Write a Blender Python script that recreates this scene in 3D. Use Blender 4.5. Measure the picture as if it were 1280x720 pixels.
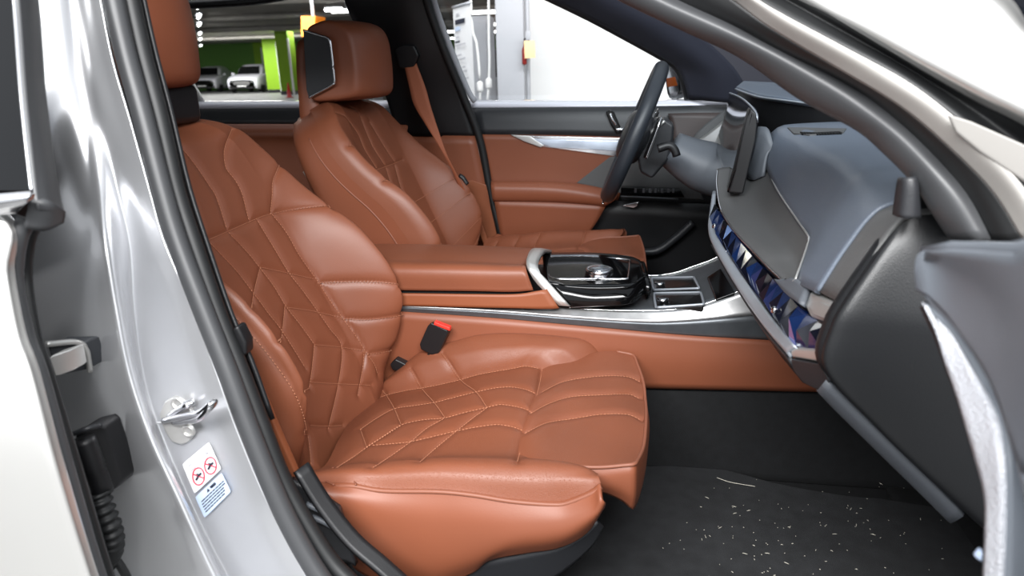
import bpy, bmesh, math, random
import numpy as np
from mathutils import Vector, Matrix, kdtree
random.seed(7)
S = bpy.context.scene
C = S.collection
for o in list(bpy.data.objects): bpy.data.objects.remove(o, do_unlink=True)

# ------------------------------------------------------------------ camera
F = 853.333                                  # 24 mm on a 36 mm sensor, 1280 px
CP = Vector((0.0, -1.42, 1.10))
yaw, pit, rol = math.radians(10.45), math.radians(18.0), math.radians(1.5)
fw = Vector((-math.sin(yaw)*math.cos(pit), math.cos(yaw)*math.cos(pit), -math.sin(pit)))
r0 = Vector((math.cos(yaw), math.sin(yaw), 0)); u0 = r0.cross(fw)
RT = r0*math.cos(rol) - u0*math.sin(rol); UP = r0*math.sin(rol) + u0*math.cos(rol)
cam = bpy.data.cameras.new('camera'); co = bpy.data.objects.new('camera', cam); C.objects.link(co)
m = Matrix((RT, UP, -fw)).transposed().to_4x4(); m.translation = CP; co.matrix_world = m
cam.lens = 24; cam.sensor_width = 36; cam.clip_start = .02; cam.clip_end = 300
cam.dof.use_dof = True; cam.dof.focus_distance = 1.30; cam.dof.aperture_fstop = 5.6
S.camera = co
# ------------------------------------------------------------------ light
S.view_settings.view_transform = 'Standard'; S.view_settings.look = 'None'
S.view_settings.gamma = 1; S.view_settings.use_curve_mapping = False
S.view_settings.exposure = 0.0
w = bpy.data.worlds.new('world'); S.world = w; w.use_nodes = True
w.node_tree.nodes['Background'].inputs[0].default_value = (.93, .96, 1, 1)
w.node_tree.nodes['Background'].inputs[1].default_value = 1.2
def area(name, loc, rot, sx, sy, power, col=(1, 1, 1)):
    l = bpy.data.lights.new(name, 'AREA'); l.shape = 'RECTANGLE'; l.size = sx; l.size_y = sy; l.energy = power; l.color = col
    o = bpy.data.objects.new(name, l); C.objects.link(o); o.location = loc; o.rotation_euler = rot; return o
area('fill_light', (0, -2.5, 2.45), (math.radians(44), 0, 0), 3.0, .6, 215)  # out of frame, added so light falls off into the cabin
area('fill_light', (0.0, 3.6, 2.9), (math.radians(35), 0, 0), 4.0, .5, 160)  # unseen, added to light the white partition
area('fill_light', (-6.5, 8, 2.95), (math.radians(62), 0, math.radians(33)), 5, .6, 1700, (1, .98, .94))  # added above the view to brighten the parked cars
area('fill_light', (-21, 33.5, 3.03), (0, 0, 0), 9, 2.5, 900, (1, .98, .95))  # extra light put over the parked cars to lift them

# ------------------------------------------------------------------ helpers
def P(px, py, Y=None, X=None, Z=None):
    d = fw + RT*((px-640)/F) + UP*((360-py)/F)
    if Y is not None: t = (Y-CP.y)/d.y
    elif X is not None: t = (X-CP.x)/d.x
    else: t = (Z-CP.z)/d.z
    return CP + d*t
def PR(p):
    v = Vector(p)-CP; z = v.dot(fw)
    return 640+F*v.dot(RT)/z, 360-F*v.dot(UP)/z
def V(*a): return Vector(a)
def lin(c):
    c /= 255.0
    return c/12.92 if c <= .04045 else ((c+.055)/1.055)**2.4
def rgb(r, g, b): return (lin(r), lin(g), lin(b), 1)
MT = {}
def mat(name, col, rough=.5, metal=0.0, bump=None, noise=None, coat=0, spec=None, emit=None, aniso=0, sheen=0):
    """bump=(kind, scale, strength); noise=(scale, amount) mottles the colour"""
    m = bpy.data.materials.new(name); m.use_nodes = True; n = m.node_tree.nodes; L = m.node_tree.links
    b = n['Principled BSDF']; b.inputs['Base Color'].default_value = col
    b.inputs['Roughness'].default_value = rough; b.inputs['Metallic'].default_value = metal
    if coat: b.inputs['Coat Weight'].default_value = coat; b.inputs['Coat Roughness'].default_value = .06
    if spec is not None: b.inputs['Specular IOR Level'].default_value = spec
    if sheen: b.inputs['Sheen Weight'].default_value = sheen
    if emit: b.inputs['Emission Color'].default_value = emit[0]; b.inputs['Emission Strength'].default_value = emit[1]
    if bump or noise: tc = n.new('ShaderNodeTexCoord')
    if bump:
        for k, (kind, sc, st) in enumerate(bump if isinstance(bump, list) else [bump]):
            if kind == 'noise':
                t = n.new('ShaderNodeTexNoise'); t.inputs['Scale'].default_value = sc; t.inputs['Detail'].default_value = 4; out = t.outputs[0]
            else:
                t = n.new('ShaderNodeTexVoronoi'); t.inputs['Scale'].default_value = sc; out = t.outputs['Distance']
                if kind == 'dots':                    # pricked holes
                    t.inputs['Randomness'].default_value = .85
                    mr = n.new('ShaderNodeMapRange'); mr.interpolation_type = 'SMOOTHSTEP'; mr.inputs[1].default_value = .12; mr.inputs[2].default_value = .38
                    L.new(out, mr.inputs[0]); out = mr.outputs[0]
            L.new(tc.outputs['Object'], t.inputs['Vector'])
            bp = n.new('ShaderNodeBump'); bp.inputs['Strength'].default_value = st; bp.inputs['Distance'].default_value = .001
            L.new(out, bp.inputs['Height'])
            if b.inputs['Normal'].is_linked: L.new(b.inputs['Normal'].links[0].from_socket, bp.inputs['Normal'])
            L.new(bp.outputs[0], b.inputs['Normal'])
    if noise:
        t = n.new('ShaderNodeTexNoise'); t.inputs['Scale'].default_value = noise[0]; t.inputs['Detail'].default_value = 5
        L.new(tc.outputs['Object'], t.inputs['Vector'])
        mr = n.new('ShaderNodeMapRange'); mr.inputs[1].default_value = .3; mr.inputs[2].default_value = .7
        mr.inputs[3].default_value = 1-noise[1]; mr.inputs[4].default_value = 1+noise[1]
        L.new(t.outputs[0], mr.inputs[0])
        mx = n.new('ShaderNodeVectorMath'); mx.operation = 'SCALE'; mx.inputs[0].default_value = col[:3]
        L.new(mr.outputs[0], mx.inputs['Scale']); L.new(mx.outputs[0], b.inputs['Base Color'])
    MT[name] = m; return m
def glassmat(name, tint, refl=.08, rough=0.0):
    m = bpy.data.materials.new(name); m.use_nodes = True; n = m.node_tree.nodes; L = m.node_tree.links
    n.remove(n['Principled BSDF']); t = n.new('ShaderNodeBsdfTransparent'); t.inputs[0].default_value = tint
    g = n.new('ShaderNodeBsdfGlossy'); g.inputs['Roughness'].default_value = rough
    mx = n.new('ShaderNodeMixShader'); mx.inputs[0].default_value = refl
    L.new(t.outputs[0], mx.inputs[1]); L.new(g.outputs[0], mx.inputs[2]); L.new(mx.outputs[0], n['Material Output'].inputs[0])
    MT[name] = m; return m

def tag(o, label=None, cat=None, group=None, kind=None):
    if label: o['label'] = label
    if cat: o['category'] = cat
    if group: o['group'] = group
    if kind: o['kind'] = kind
    return o
def thing(name, label, cat, loc=(0, 0, 0), group=None):
    o = bpy.data.objects.new(name, None); C.objects.link(o); o.location = loc; o.empty_display_size = .05
    bpy.context.view_layer.update()
    return tag(o, label, cat, group)
def link(name, me, mt, parent=None, smooth=True):
    o = bpy.data.objects.new(name, me); C.objects.link(o)
    if mt: me.materials.append(MT[mt] if isinstance(mt, str) else mt)
    if smooth: me.polygons.foreach_set('use_smooth', [True]*len(me.polygons))
    if parent is not None:
        o.parent = parent; o.matrix_parent_inverse = parent_world(parent).inverted()
    return o
def parent_world(p):
    m = Matrix.Translation(p.location)
    if p.parent is not None: m = parent_world(p.parent) @ p.matrix_parent_inverse @ m
    return m
def mesh(name, vs, fs, mt, parent=None, smooth=True, bevel=0, solid=0, off=0, seg=2):
    me = bpy.data.meshes.new(name); me.from_pydata([tuple(v) for v in vs], [], fs); me.validate(); me.update()
    o = link(name, me, mt, parent, smooth)
    if solid:
        s = o.modifiers.new('solid', 'SOLIDIFY'); s.thickness = solid; s.offset = off
    if bevel:
        b = o.modifiers.new('bevel', 'BEVEL'); b.width = bevel; b.segments = seg; b.limit_method = 'ANGLE'; b.angle_limit = math.radians(35)
        if hasattr(b, 'harden_normals'): b.harden_normals = False
    return o
def cr(pts, n, closed=False):
    """Catmull-Rom through the points, resampled to n by arc length"""
    pts = [Vector(p) for p in pts]
    if len(pts) == 2: return [pts[0].lerp(pts[1], i/(n-1)) for i in range(n)]
    if closed: q = [pts[-1]]+pts+[pts[0], pts[1]]
    else: q = [pts[0]*2-pts[1]]+pts+[pts[-1]*2-pts[-2]]
    d = []
    for i in range(1, len(q)-2):
        a, b, c, e = q[i-1], q[i], q[i+1], q[i+2]
        for k in range(16):
            t = k/16
            d.append(.5*((2*b)+(c-a)*t+(2*a-5*b+4*c-e)*t*t+(3*b-a-3*c+e)*t**3))
    d.append(q[-2].copy())
    s = [0]
    for i in range(1, len(d)): s.append(s[-1]+(d[i]-d[i-1]).length)
    T = s[-1]; out = []; j = 0
    for i in range(n):
        x = T*i/(n if closed else n-1)
        while j < len(s)-2 and s[j+1] < x: j += 1
        f = (x-s[j])/max(1e-9, s[j+1]-s[j]); out.append(d[j].lerp(d[j+1], min(1, f)))
    return out
def grid(curves, nu, nv, lin_=False):
    rows = [cr(c, nu) for c in curves]; g = []
    cols = [[r[i] for r in rows] for i in range(nu)]
    out = []
    for c in cols:
        if lin_ or len(c) == 2:
            k = len(c)-1; o = []
            for j in range(nv):
                t = j/(nv-1)*k; a = min(int(t), k-1); o.append(c[a].lerp(c[a+1], t-a))
        else:
            # uniform in curve index so that each curve stays where it is
            k = len(c)-1; q = [c[0]*2-c[1]]+c+[c[-1]*2-c[-2]]; o = []
            for j in range(nv):
                t = j/(nv-1)*k; a = min(int(t), k-1); t -= a
                A, B, D, E = q[a], q[a+1], q[a+2], q[a+3]
                o.append(.5*((2*B)+(D-A)*t+(2*A-5*B+4*D-E)*t*t+(3*B-A-3*D+E)*t**3))
        out.append(o)
    return out            # out[i][j]: i along the curves, j across
def gridmesh(g, name, mt, parent=None, solid=0, off=0, bevel=0):
    nu, nv = len(g), len(g[0])
    fs = [(i*nv+j, i*nv+j+1, (i+1)*nv+j+1, (i+1)*nv+j) for i in range(nu-1) for j in range(nv-1)]
    return mesh(name, [p for r in g for p in r], fs, mt, parent, True, bevel, solid, off)
def loft(curves, name, mt, parent=None, nu=24, nv=12, solid=.006, off=0, lin_=False):
    return gridmesh(grid(curves, nu, nv, lin_), name, mt, parent, solid, off)
def tube(path, r, name, mt, parent=None, n=None, k=8, sq=1.0, closed=False, up=None, taper=None, raw=False):
    """round (or squashed) rod along a path"""
    p = [Vector(q) for q in path] if raw else cr(path, n or max(6, len(path)*6), closed)
    vs, fs = [], []; N = len(p); ref = Vector(up or (0, 0, 1)); prev = None
    for i, q in enumerate(p):
        t = (p[(i+1) % N]-p[i-1]) if closed else (p[min(i+1, N-1)]-p[max(i-1, 0)])
        t.normalize()
        a = t.cross(ref if prev is None or up else prev.cross(t) if False else ref)
        if a.length < 1e-4: a = t.cross(Vector((1, 0, 0)))
        a.normalize(); b = a.cross(t).normalized()
        rr = r*(taper(i/(N-1)) if taper else 1)
        for j in range(k):
            th = 2*math.pi*j/k; vs.append(q+a*(rr*math.cos(th))+b*(rr*sq*math.sin(th)))
    M = N if closed else N-1
    for i in range(M):
        for j in range(k):
            i2 = (i+1) % N
            fs.append((i*k+j, i*k+(j+1) % k, i2*k+(j+1) % k, i2*k+j))
    if not closed: fs += [tuple(range(k))[::-1], tuple((N-1)*k+j for j in range(k))]
    return mesh(name, vs, fs, mt, parent, True)
def prism(pts, vec, name, mt, parent=None, bevel=.002, smooth=True, seg=2):
    """polygon pushed along vec"""
    pts = [Vector(p) for p in pts]; vec = Vector(vec); n = len(pts)
    fs = [tuple(range(n)), tuple(range(2*n-1, n-1, -1))]+[(i, i+n, (i+1) % n+n, (i+1) % n) for i in range(n)]
    me = bpy.data.meshes.new(name); me.from_pydata([tuple(p) for p in pts+[p+vec for p in pts]], [], fs)
    bm = bmesh.new(); bm.from_mesh(me); bmesh.ops.recalc_face_normals(bm, faces=bm.faces); bm.to_mesh(me); bm.free()
    o = link(name, me, mt, parent, smooth)
    if bevel:
        b = o.modifiers.new('bevel', 'BEVEL'); b.width = bevel; b.segments = seg; b.limit_method = 'ANGLE'; b.angle_limit = math.radians(30)
    if smooth:
        w_ = o.modifiers.new('wn', 'WEIGHTED_NORMAL'); w_.keep_sharp = False
    return o
def box(lo, hi, name, mt, parent=None, bevel=.004):
    (a, b, c), (d, e, f) = lo, hi
    return prism([(a, b, c), (d, b, c), (d, e, c), (a, e, c)], (0, 0, f-c), name, mt, parent, bevel)
def lathe(prof, centre, axis, name, mt, parent=None, k=32):
    """(r, h) profile turned about the axis"""
    ax = Vector(axis).normalized(); a = ax.orthogonal().normalized(); b = ax.cross(a); c = Vector(centre); vs = []; fs = []
    for r, h in prof:
        for j in range(k):
            t = 2*math.pi*j/k; vs.append(c+ax*h+a*(r*math.cos(t))+b*(r*math.sin(t)))
    for i in range(len(prof)-1):
        for j in range(k): fs.append((i*k+j, i*k+(j+1) % k, (i+1)*k+(j+1) % k, (i+1)*k+j))
    fs += [tuple(range(k))[::-1], tuple((len(prof)-1)*k+j for j in range(k))]
    o = mesh(name, vs, fs, mt, parent, True)
    e = o.modifiers.new('bevel', 'BEVEL'); e.width = .0008; e.segments = 1; e.limit_method = 'ANGLE'
    return o
def Z(x0, y0, f, pts): return [(x0+a/f, y0+b/f) for a, b in pts]     # crop pixels -> photo pixels
def PY(pts, Y):
    """pixels at one lateral position (number or one per point)"""
    if isinstance(Y, (int, float)): return [P(a, b, Y) for a, b in pts]
    return [P(a, b, y) for (a, b), y in zip(pts, Y)]
def P3(pts): return [P(a, b, y) for a, b, y in pts]

# ------------------------------------------------------------------ materials
TAN = rgb(125, 72, 50)
mat('leather', TAN, .42, bump=[('voronoi', 900, .12), ('noise', 60, .08)], noise=(9, .05), spec=.45)
mat('leather_perforated', TAN, .44, bump=[('dots', 560, .4)], noise=(9, .05), spec=.45)
mat('leather_smooth', rgb(130, 74, 51), .45, bump=[('voronoi', 700, .06)], noise=(6, .04), spec=.45)
mat('thread', rgb(186, 124, 94), .6)
mat('piping', rgb(134, 82, 62), .5)
mat('orange_trim', rgb(136, 76, 47), .5, bump=('noise', 500, .05))
mat('dark_plastic', rgb(40, 41, 44), .42, bump=('voronoi', 800, .15))
mat('black_plastic', rgb(20, 20, 22), .45, bump=('voronoi', 800, .1))
mat('grey_plastic', rgb(88, 92, 98), .5, bump=('voronoi', 800, .12))
mat('dash_soft', rgb(98, 106, 118), .42, bump=[('voronoi', 520, .25), ('noise', 80, .1)])
mat('dash_panel', rgb(84, 84, 84), .5, bump=('voronoi', 600, .15))
mat('gloss_black', rgb(8, 8, 9), .07, spec=.35)
mat('screen', rgb(7, 7, 9), .08, coat=.5)
mat('chrome', rgb(225, 225, 228), .14, 1)
mat('satin_metal', rgb(206, 205, 202), .34, .7)
mat('brushed_metal', rgb(168, 168, 168), .38, .85, noise=(26, .22))
mat('strip_metal', rgb(176, 182, 190), .4, .55)
mat('paint_flange', rgb(182, 179, 174), .55, .1)
mat('cover_grey', rgb(150, 147, 143), .6)
mat('cap_plastic', rgb(25, 26, 28), .36, bump=('voronoi', 800, .12))
mat('door_pad', rgb(120, 126, 134), .45, bump=('voronoi', 700, .1))
mat('stone_trim', rgb(92, 96, 100), .35, .5, noise=(30, .12))
mat('paint', rgb(206, 205, 202), .30, .6, coat=.7, noise=(4, .02))
mat('paint_inner', rgb(206, 207, 210), .30, .7, coat=.5)
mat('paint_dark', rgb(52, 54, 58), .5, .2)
mat('rubber', rgb(62, 63, 65), .42)
mat('rubber_dark', rgb(26, 27, 28), .5)
mat('carpet', rgb(16, 17, 19), .95, bump=[('noise', 900, .9)], noise=(60, .25))
mat('mat_carpet', rgb(38, 39, 41), .95, bump=[('noise', 700, .9)], noise=(35, .22))
mat('fabric_dark', rgb(34, 36, 48), .9, bump=('noise', 900, .3))
mat('headliner', rgb(40, 40, 46), .95)
mat('buckle_black', rgb(24, 24, 26), .4)
mat('red', rgb(226, 58, 46), .4)
mat('sticker_white', rgb(238, 238, 240), .4)
mat('sticker_blue', rgb(196, 212, 238), .4)
mat('ink', rgb(40, 44, 60), .5)
mat('ink_grey', rgb(196, 196, 202), .5)
mat('ink_red', rgb(214, 70, 90), .5)
mat('lint', rgb(200, 195, 182), .8)
glassmat('glass', (.97, .98, .98, 1), .06)
glassmat('crystal_glass', (.8, .85, .9, 1), .35)
mat('dark_glass', rgb(14, 15, 17), .04, spec=.3)
mat('belt_webbing', rgb(150, 84, 56), .7, bump=('noise', 600, .4))
mat('concrete', rgb(104, 104, 103), .5, noise=(3, .12))
mat('ceiling_concrete', rgb(180, 176, 170), .9, noise=(2, .12))
mat('white_wall', rgb(246, 246, 246), .8)
mat('green_wall', rgb(92, 138, 58), .8)
mat('green_column', rgb(124, 166, 14), .6)
mat('steel_grey', rgb(168, 170, 176), .5)
mat('orange_paint', rgb(190, 105, 6), .6)
mat('lamp_glow', (1, 1, 1, 1), .5, emit=((1, .99, .97, 1), 9))
mat('car_white', rgb(226, 226, 236), .25, coat=.6)
mat('paper_yellow', rgb(250, 214, 160), .7)
mat('dark_gap', rgb(10, 10, 11), .8)
# ================================================================== SEATS
def tab(x, xs, ys):
    return float(np.interp(x, xs, ys))
def smooth_tab(xs, ys):
    c = cr([(x, y, 0) for x, y in zip(xs, ys)], 200)
    X = [p.x for p in c]; Yv = [p.y for p in c]
    return lambda x: float(np.interp(x, X, Yv))
def normals_of(A):
    nu, nv, _ = A.shape
    du = np.zeros_like(A); dv = np.zeros_like(A)
    du[1:-1] = A[2:]-A[:-2]; du[0] = A[1]-A[0]; du[-1] = A[-1]-A[-2]
    dv[:, 1:-1] = A[:, 2:]-A[:, :-2]; dv[:, 0] = A[:, 1]-A[:, 0]; dv[:, -1] = A[:, -1]-A[:, -2]
    n = np.cross(du, dv); l = np.linalg.norm(n, axis=2, keepdims=True); l[l < 1e-12] = 1
    return n/l
CPn, RTn, UPn, FWn = (np.array(v) for v in (CP, RT, UP, fw))
def project_np(A):
    v = A-CPn; z = v@FWn
    return np.stack([640+F*(v@RTn)/z, 360-F*(v@UPn)/z], -1), z
def smooth_px(pts):
    c = cr([(a, b, 0) for a, b in pts], max(8, int(sum(math.dist(pts[i], pts[i+1]) for i in range(len(pts)-1))/1.2)))
    c = [(p.x, p.y) for p in c]
    return c
def seams_to_3d(A, N, seams, jr=None):
    """each seam (photo pixels) becomes a polyline on the surface"""
    sgn = 1 if ((CPn-A)*N).sum() > 0 else -1
    pr, z = project_np(A); face = (((CPn-A)*N).sum(-1)*sgn) > 0
    ok = face.reshape(-1); nv = A.shape[1]
    fl = A.reshape(-1, 3); pf = pr.reshape(-1, 2); nf = N.reshape(-1, 3); zf = z.reshape(-1)
    idx = np.where(ok)[0]; out = []
    for s in seams:
        line = []
        for (x, y) in smooth_px(s):
            d = np.hypot(pf[idx, 0]-x, pf[idx, 1]-y)
            k = np.argmin(d+np.where(d < 6, (zf[idx]-zf[idx].min())*30, 1e3+d*10))
            i = idx[k]
            if d[k] > 7: continue
            dr = np.array(P(x, y, 0.0))-CPn; dn = dr@nf[i]
            if abs(dn) < 1e-3: p = fl[i]
            else:
                p = CPn+dr*(((fl[i]-CPn)@nf[i])/dn)
                if np.linalg.norm(p-fl[i]) > .02: p = fl[i]
            line.append(Vector(p))
        if len(line) > 2: out.append(line)
    return out, sgn
def on_surface(g, pts):
    A = np.array([[tuple(p) for p in r] for r in g]); N = normals_of(A); pr, z = project_np(A); out = []
    for x, y in pts:
        d = np.hypot(pr[..., 0]-x, pr[..., 1]-y); i = np.unravel_index(np.argmin(d), d.shape)
        dr = np.array(P(x, y, 0.0))-CPn; dn = dr@N[i]; p = A[i]
        if abs(dn) > 1e-3:
            q = CPn+dr*(((A[i]-CPn)@N[i])/dn)
            if np.linalg.norm(q-p) < .03: p = q
        out.append(Vector(p))
    return out
def quilt(g, seams, root, names, default, mats, d1=.0024, s1=.0026, d2=.0026, s2=.010, barrier=.0042, minf=60, extra=None):
    """grooves the surface along its seams and splits it into its sewn panels"""
    A = np.array([[tuple(p) for p in r] for r in g]); N = normals_of(A)
    lines, sgn = seams_to_3d(A, N, seams)
    if extra: lines += extra
    N = N*sgn; nu, nv, _ = A.shape
    kd_pts = []
    for l in lines:
        for a, b in zip(l[:-1], l[1:]):
            k = max(1, int((b-a).length/.001))
            if (b-a).length > .05: continue
            kd_pts += [a.lerp(b, t/k) for t in range(k)]
        kd_pts.append(l[-1])
    kd = kdtree.KDTree(len(kd_pts))
    for i, p in enumerate(kd_pts): kd.insert(p, i)
    kd.balance()
    D = np.array([kd.find(Vector(p))[2] for p in A.reshape(-1, 3)]).reshape(nu, nv)
    disp = -d1*np.exp(-(D/s1)**2)-d2*np.exp(-(D/s2)**2)
    B = A+N*disp[..., None]; NB = normals_of(B)*sgn
    # components of faces away from any seam
    Cn = (A[:-1, :-1]+A[1:, 1:])*.5
    FD = np.array([kd.find(Vector(p))[2] for p in Cn.reshape(-1, 3)]).reshape(nu-1, nv-1)
    comp = -np.ones((nu-1, nv-1), int); k = 0
    bar = FD < barrier
    for i in range(nu-1):
        for j in range(nv-1):
            if comp[i, j] >= 0 or bar[i, j]: continue
            st = [(i, j)]; comp[i, j] = k; cnt = 0; cells = []
            while st:
                a, b = st.pop(); cells.append((a, b))
                for c, d in ((a+1, b), (a-1, b), (a, b+1), (a, b-1)):
                    if 0 <= c < nu-1 and 0 <= d < nv-1 and comp[c, d] < 0 and not bar[c, d]:
                        comp[c, d] = k; st.append((c, d))
            if len(cells) < minf:
                for a, b in cells: comp[a, b] = -2
            else: k += 1
    comp[comp == -2] = -1
    for _ in range(400):                       # grow panels over the seams
        if (comp >= 0).all(): break
        new = comp.copy()
        for sh in ((1, 0), (-1, 0), (0, 1), (0, -1)):
            r = np.full_like(comp, -1)
            a0, a1 = max(sh[0], 0), nu-1+min(sh[0], 0); b0, b1 = max(sh[1], 0), nv-1+min(sh[1], 0)
            r[a0:a1, b0:b1] = comp[a0-sh[0]:a1-sh[0], b0-sh[1]:b1-sh[1]]
            new = np.where((new < 0) & (r >= 0), r, new)
        comp = new
    pr, _ = project_np(Cn)
    nm = {}
    for n_, (x, y) in names:
        d = np.hypot(pr[..., 0]-x, pr[..., 1]-y); i = np.unravel_index(np.argmin(d), d.shape)
        if d[i] < 12: nm.setdefault(int(comp[i]), n_)
    objs = []
    for c in range(k):
        ii, jj = np.where(comp == c)
        if len(ii) == 0: continue
        used = {}; fs = []; vs = []; ns = []
        for i, j in zip(ii, jj):
            f = []
            for a, b in ((i, j), (i, j+1), (i+1, j+1), (i+1, j)):
                key = (a, b)
                if key not in used:
                    used[key] = len(vs); vs.append(tuple(B[a, b])); ns.append(tuple(NB[a, b]))
                f.append(used[key])
            fs.append(tuple(f[::-1]) if sgn > 0 else tuple(f))
        n_ = nm.get(c, default)
        me = bpy.data.meshes.new(n_); me.from_pydata(vs, [], fs); me.update()
        o = link(n_, me, mats.get(n_, mats['*']), root)
        me.normals_split_custom_set_from_vertices(ns)
        objs.append(o)
    # lines pushed down into their grooves, for the thread
    th = []
    for l in lines:
        th.append(l)
    return objs, th, N, d1+d2
def thread(lines, lift, root, name='stitching', w=.0006, dash=.0042, gap=.0016, nrm=None):
    vs, fs = [], []
    for l in lines:
        L = [0]
        for a, b in zip(l[:-1], l[1:]): L.append(L[-1]+(b-a).length)
        T = L[-1]; s = 0
        def at(x):
            i = int(np.searchsorted(L, x, 'right'))-1; i = max(0, min(i, len(l)-2))
            return l[i].lerp(l[i+1], (x-L[i])/max(1e-9, L[i+1]-L[i]))
        while s < T-dash:
            a, b = at(s), at(s+dash); s += dash+gap
            d = b-a
            if d.length < 1e-4 or d.length > dash*1.5: continue
            d.normalize(); up = nrm(a)
            q = d.cross(up).normalized(); o = len(vs); a = a-up*lift; b = b-up*lift
            for p in (a, b):
                vs += [p-q*w, p+q*w, p+up*w*1.3]
            fs += [(o, o+1, o+4, o+3), (o+1, o+2, o+5, o+4), (o+2, o, o+3, o+5), (o, o+2, o+1), (o+3, o+4, o+5)]
    ob = mesh(name, vs, fs, 'thread', root, True); ob['kind'] = 'stuff'; return ob

# ---- passenger seat -------------------------------------------------
YC = -.38; TH = .41
E_UP = V(-math.sin(TH), 0, math.cos(TH)); E_N = V(math.cos(TH), 0, math.sin(TH)); O_B = V(-.50, YC, .47)
HW = smooth_tab([-.04, 0, .10, .30, .45, .526, .573, .607, .624, .634], [.19, .205, .235, .24, .232, .215, .187, .142, .10, .055])
BL = smooth_tab([-.04, 0, .036, .086, .13, .167, .22, .27, .327, .385, .44, .50, .56, .615], [-.03, -.005, .015, .066, .100, .118, .121, .113, .095, .063, .035, .014, 0, 0])
def back_pt(a, h, n_off=0):
    hw = HW(h); b = BL(h); s = abs(a)
    if s < .60: g = 0
    elif s < .90:
        t = (s-.60)/.30; g = .45*t+.55*t*t*(3-2*t)
    else: g = 1
    n = b*g - .012*(1-(s/.6)**2 if s < .6 else 0)
    if s > .88:
        t = min(1, (s-.88)/.12); n -= (.05+.02*b/.12)*(1-math.sqrt(max(0, 1-t*t)))
    top = max(0, (h-.564)/.07); n -= .055*top*top
    y = YC + hw*a
    return O_B + E_UP*h + E_N*(n+n_off) + V(0, y-YC, 0)
seat = thing('car_seat', 'tan quilted leather front passenger seat nearest the open door', 'car seat', (-.25, YC, .31), 'front car seats')
hs = [-.03+(.664*i/210) for i in range(211)]
gB = [[back_pt(-1+2*j/170, h) for j in range(171)] for h in hs]
z2 = lambda p: Z(180, 0, 3, p); z7 = lambda p: Z(200, 220, 3, p); z5 = lambda p: Z(300, 360, 4, p)
bseams = [
    [(240, 308)]+z7([(155, 250), (260, 205), (350, 165), (420, 140), (530, 120), (640, 108), (660, 110)]),
    [(340, 267), (342, 243), (343, 225), (353, 202), (356, 199)],
    [(213, 167), (240, 197), (263, 230), (273, 247), (286, 287)],
    [(292, 160), (284, 180), (282, 193), (285, 210), (295, 223), (304, 240), (313, 274)],
    [(222, 205), (228, 220), (247, 267), (258, 299)],
    # inner bolster seam
    [(342, 267), (360, 290), (377, 320), (397, 348), (413, 373), (430, 397), (447, 420), (460, 441), (470, 455), (474, 468)],
    [(398, 353), (430, 352), (470, 352), (507, 355)],
    [(428, 398), (460, 399), (490, 396), (509, 392)],
    [(458, 442), (473, 441), (500, 436)],
    # quilted insert
    [(317, 384), (319, 367), (327, 333)], [(327, 333), (360, 340), (394, 348)],
    [(353, 427), (355, 413), (358, 383)], [(358, 383), (393, 388), (430, 397)],
    [(388, 488), (392, 460), (395, 430)], [(395, 430), (427, 433), (455, 438)],
    [(288, 290), (310, 313), (327, 334), (345, 358), (360, 383), (378, 406), (395, 430)],
    [(322, 272), (345, 310), (363, 340), (380, 362), (398, 387), (414, 410), (429, 433), (425, 479), (412, 537)],
    [(265, 303), (297, 337), (320, 367), (337, 390), (354, 412), (372, 440), (384, 460)],
    [(457, 438), (455, 460), (449, 494)],
    [(389, 477), (425, 479), (466, 481)],
    [(390, 531), (412, 532), (430, 531)],
]
ostitch = [(262, 352), (278, 375), (300, 399), (325, 427), (350, 459), (370, 490), (381, 517), (388, 550), (391, 580)]
bnames = [('shoulder_panel', (320, 205)), ('shoulder_panel', (265, 270)), ('shoulder_panel', (375, 240)), ('shoulder_panel', (250, 160)), ('shoulder_panel', (300, 250)), ('shoulder_panel', (235, 270)), ('shoulder_panel', (262, 200)), ('side_bolster', (440, 310)), ('side_bolster', (465, 375)), ('side_bolster', (480, 418)), ('side_bolster', (486, 446)), ('side_bolster', (335, 480))]
bm_ = {'*': 'leather', 'side_bolster': 'leather_perforated'}
_, thB, _, dB = quilt(gB, bseams+[ostitch], seat, bnames, 'backrest_panel', bm_)
thread(thB, .0036, seat, 'stitching', nrm=lambda p: E_N)
# sides and back of the backrest
rows = []
for k in range(0, 211, 6):
    h = hs[k]; a, b = gB[k][0], gB[k][-1]; hw = HW(h); top = max(0, (h-.564)/.07)
    def bp(s, n): return O_B+E_UP*(h-.008*top)+E_N*(n-.02*top*top)+V(0, s*hw, 0)
    rows.append([b, bp(1.0, -.075), bp(.97, -.115), bp(.8, -.14), bp(0, -.15), bp(-.8, -.14), bp(-.97, -.115), bp(-1, -.075), a])
o = gridmesh([cr(r, 40) for r in rows], 'back_shell', 'leather_smooth', seat)
tube([back_pt(1.0, h, -.03) for h in np.linspace(.0, .55, 14)], .0022, 'piping', 'piping', seat, n=60, k=6)
# neck of the back shell that rises behind the headrest
nk = []
for z, x, t, hw in ((.90, -.79, .08, .13), (.97, -.825, .075, .11), (1.04, -.840, .055, .095), (1.11, -.842, .048, .09), (1.165, -.838, .042, .085), (1.185, -.836, .018, .065)):
    nk.append([V(x+dx*t, YC+y*hw, z) for dx, y in ((.5, -.9), (.5, 0), (.5, .9), (0, 1.0), (-.5, .9), (-.5, 0), (-.5, -.9), (0, -1.0), (.5, -.9))])
box((-.84, YC-.08, 1.02), (-.755, YC+.09, 1.085), 'headrest_block', 'black_plastic', seat, .012)  # black block in the gap under the raised headrest
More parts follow.
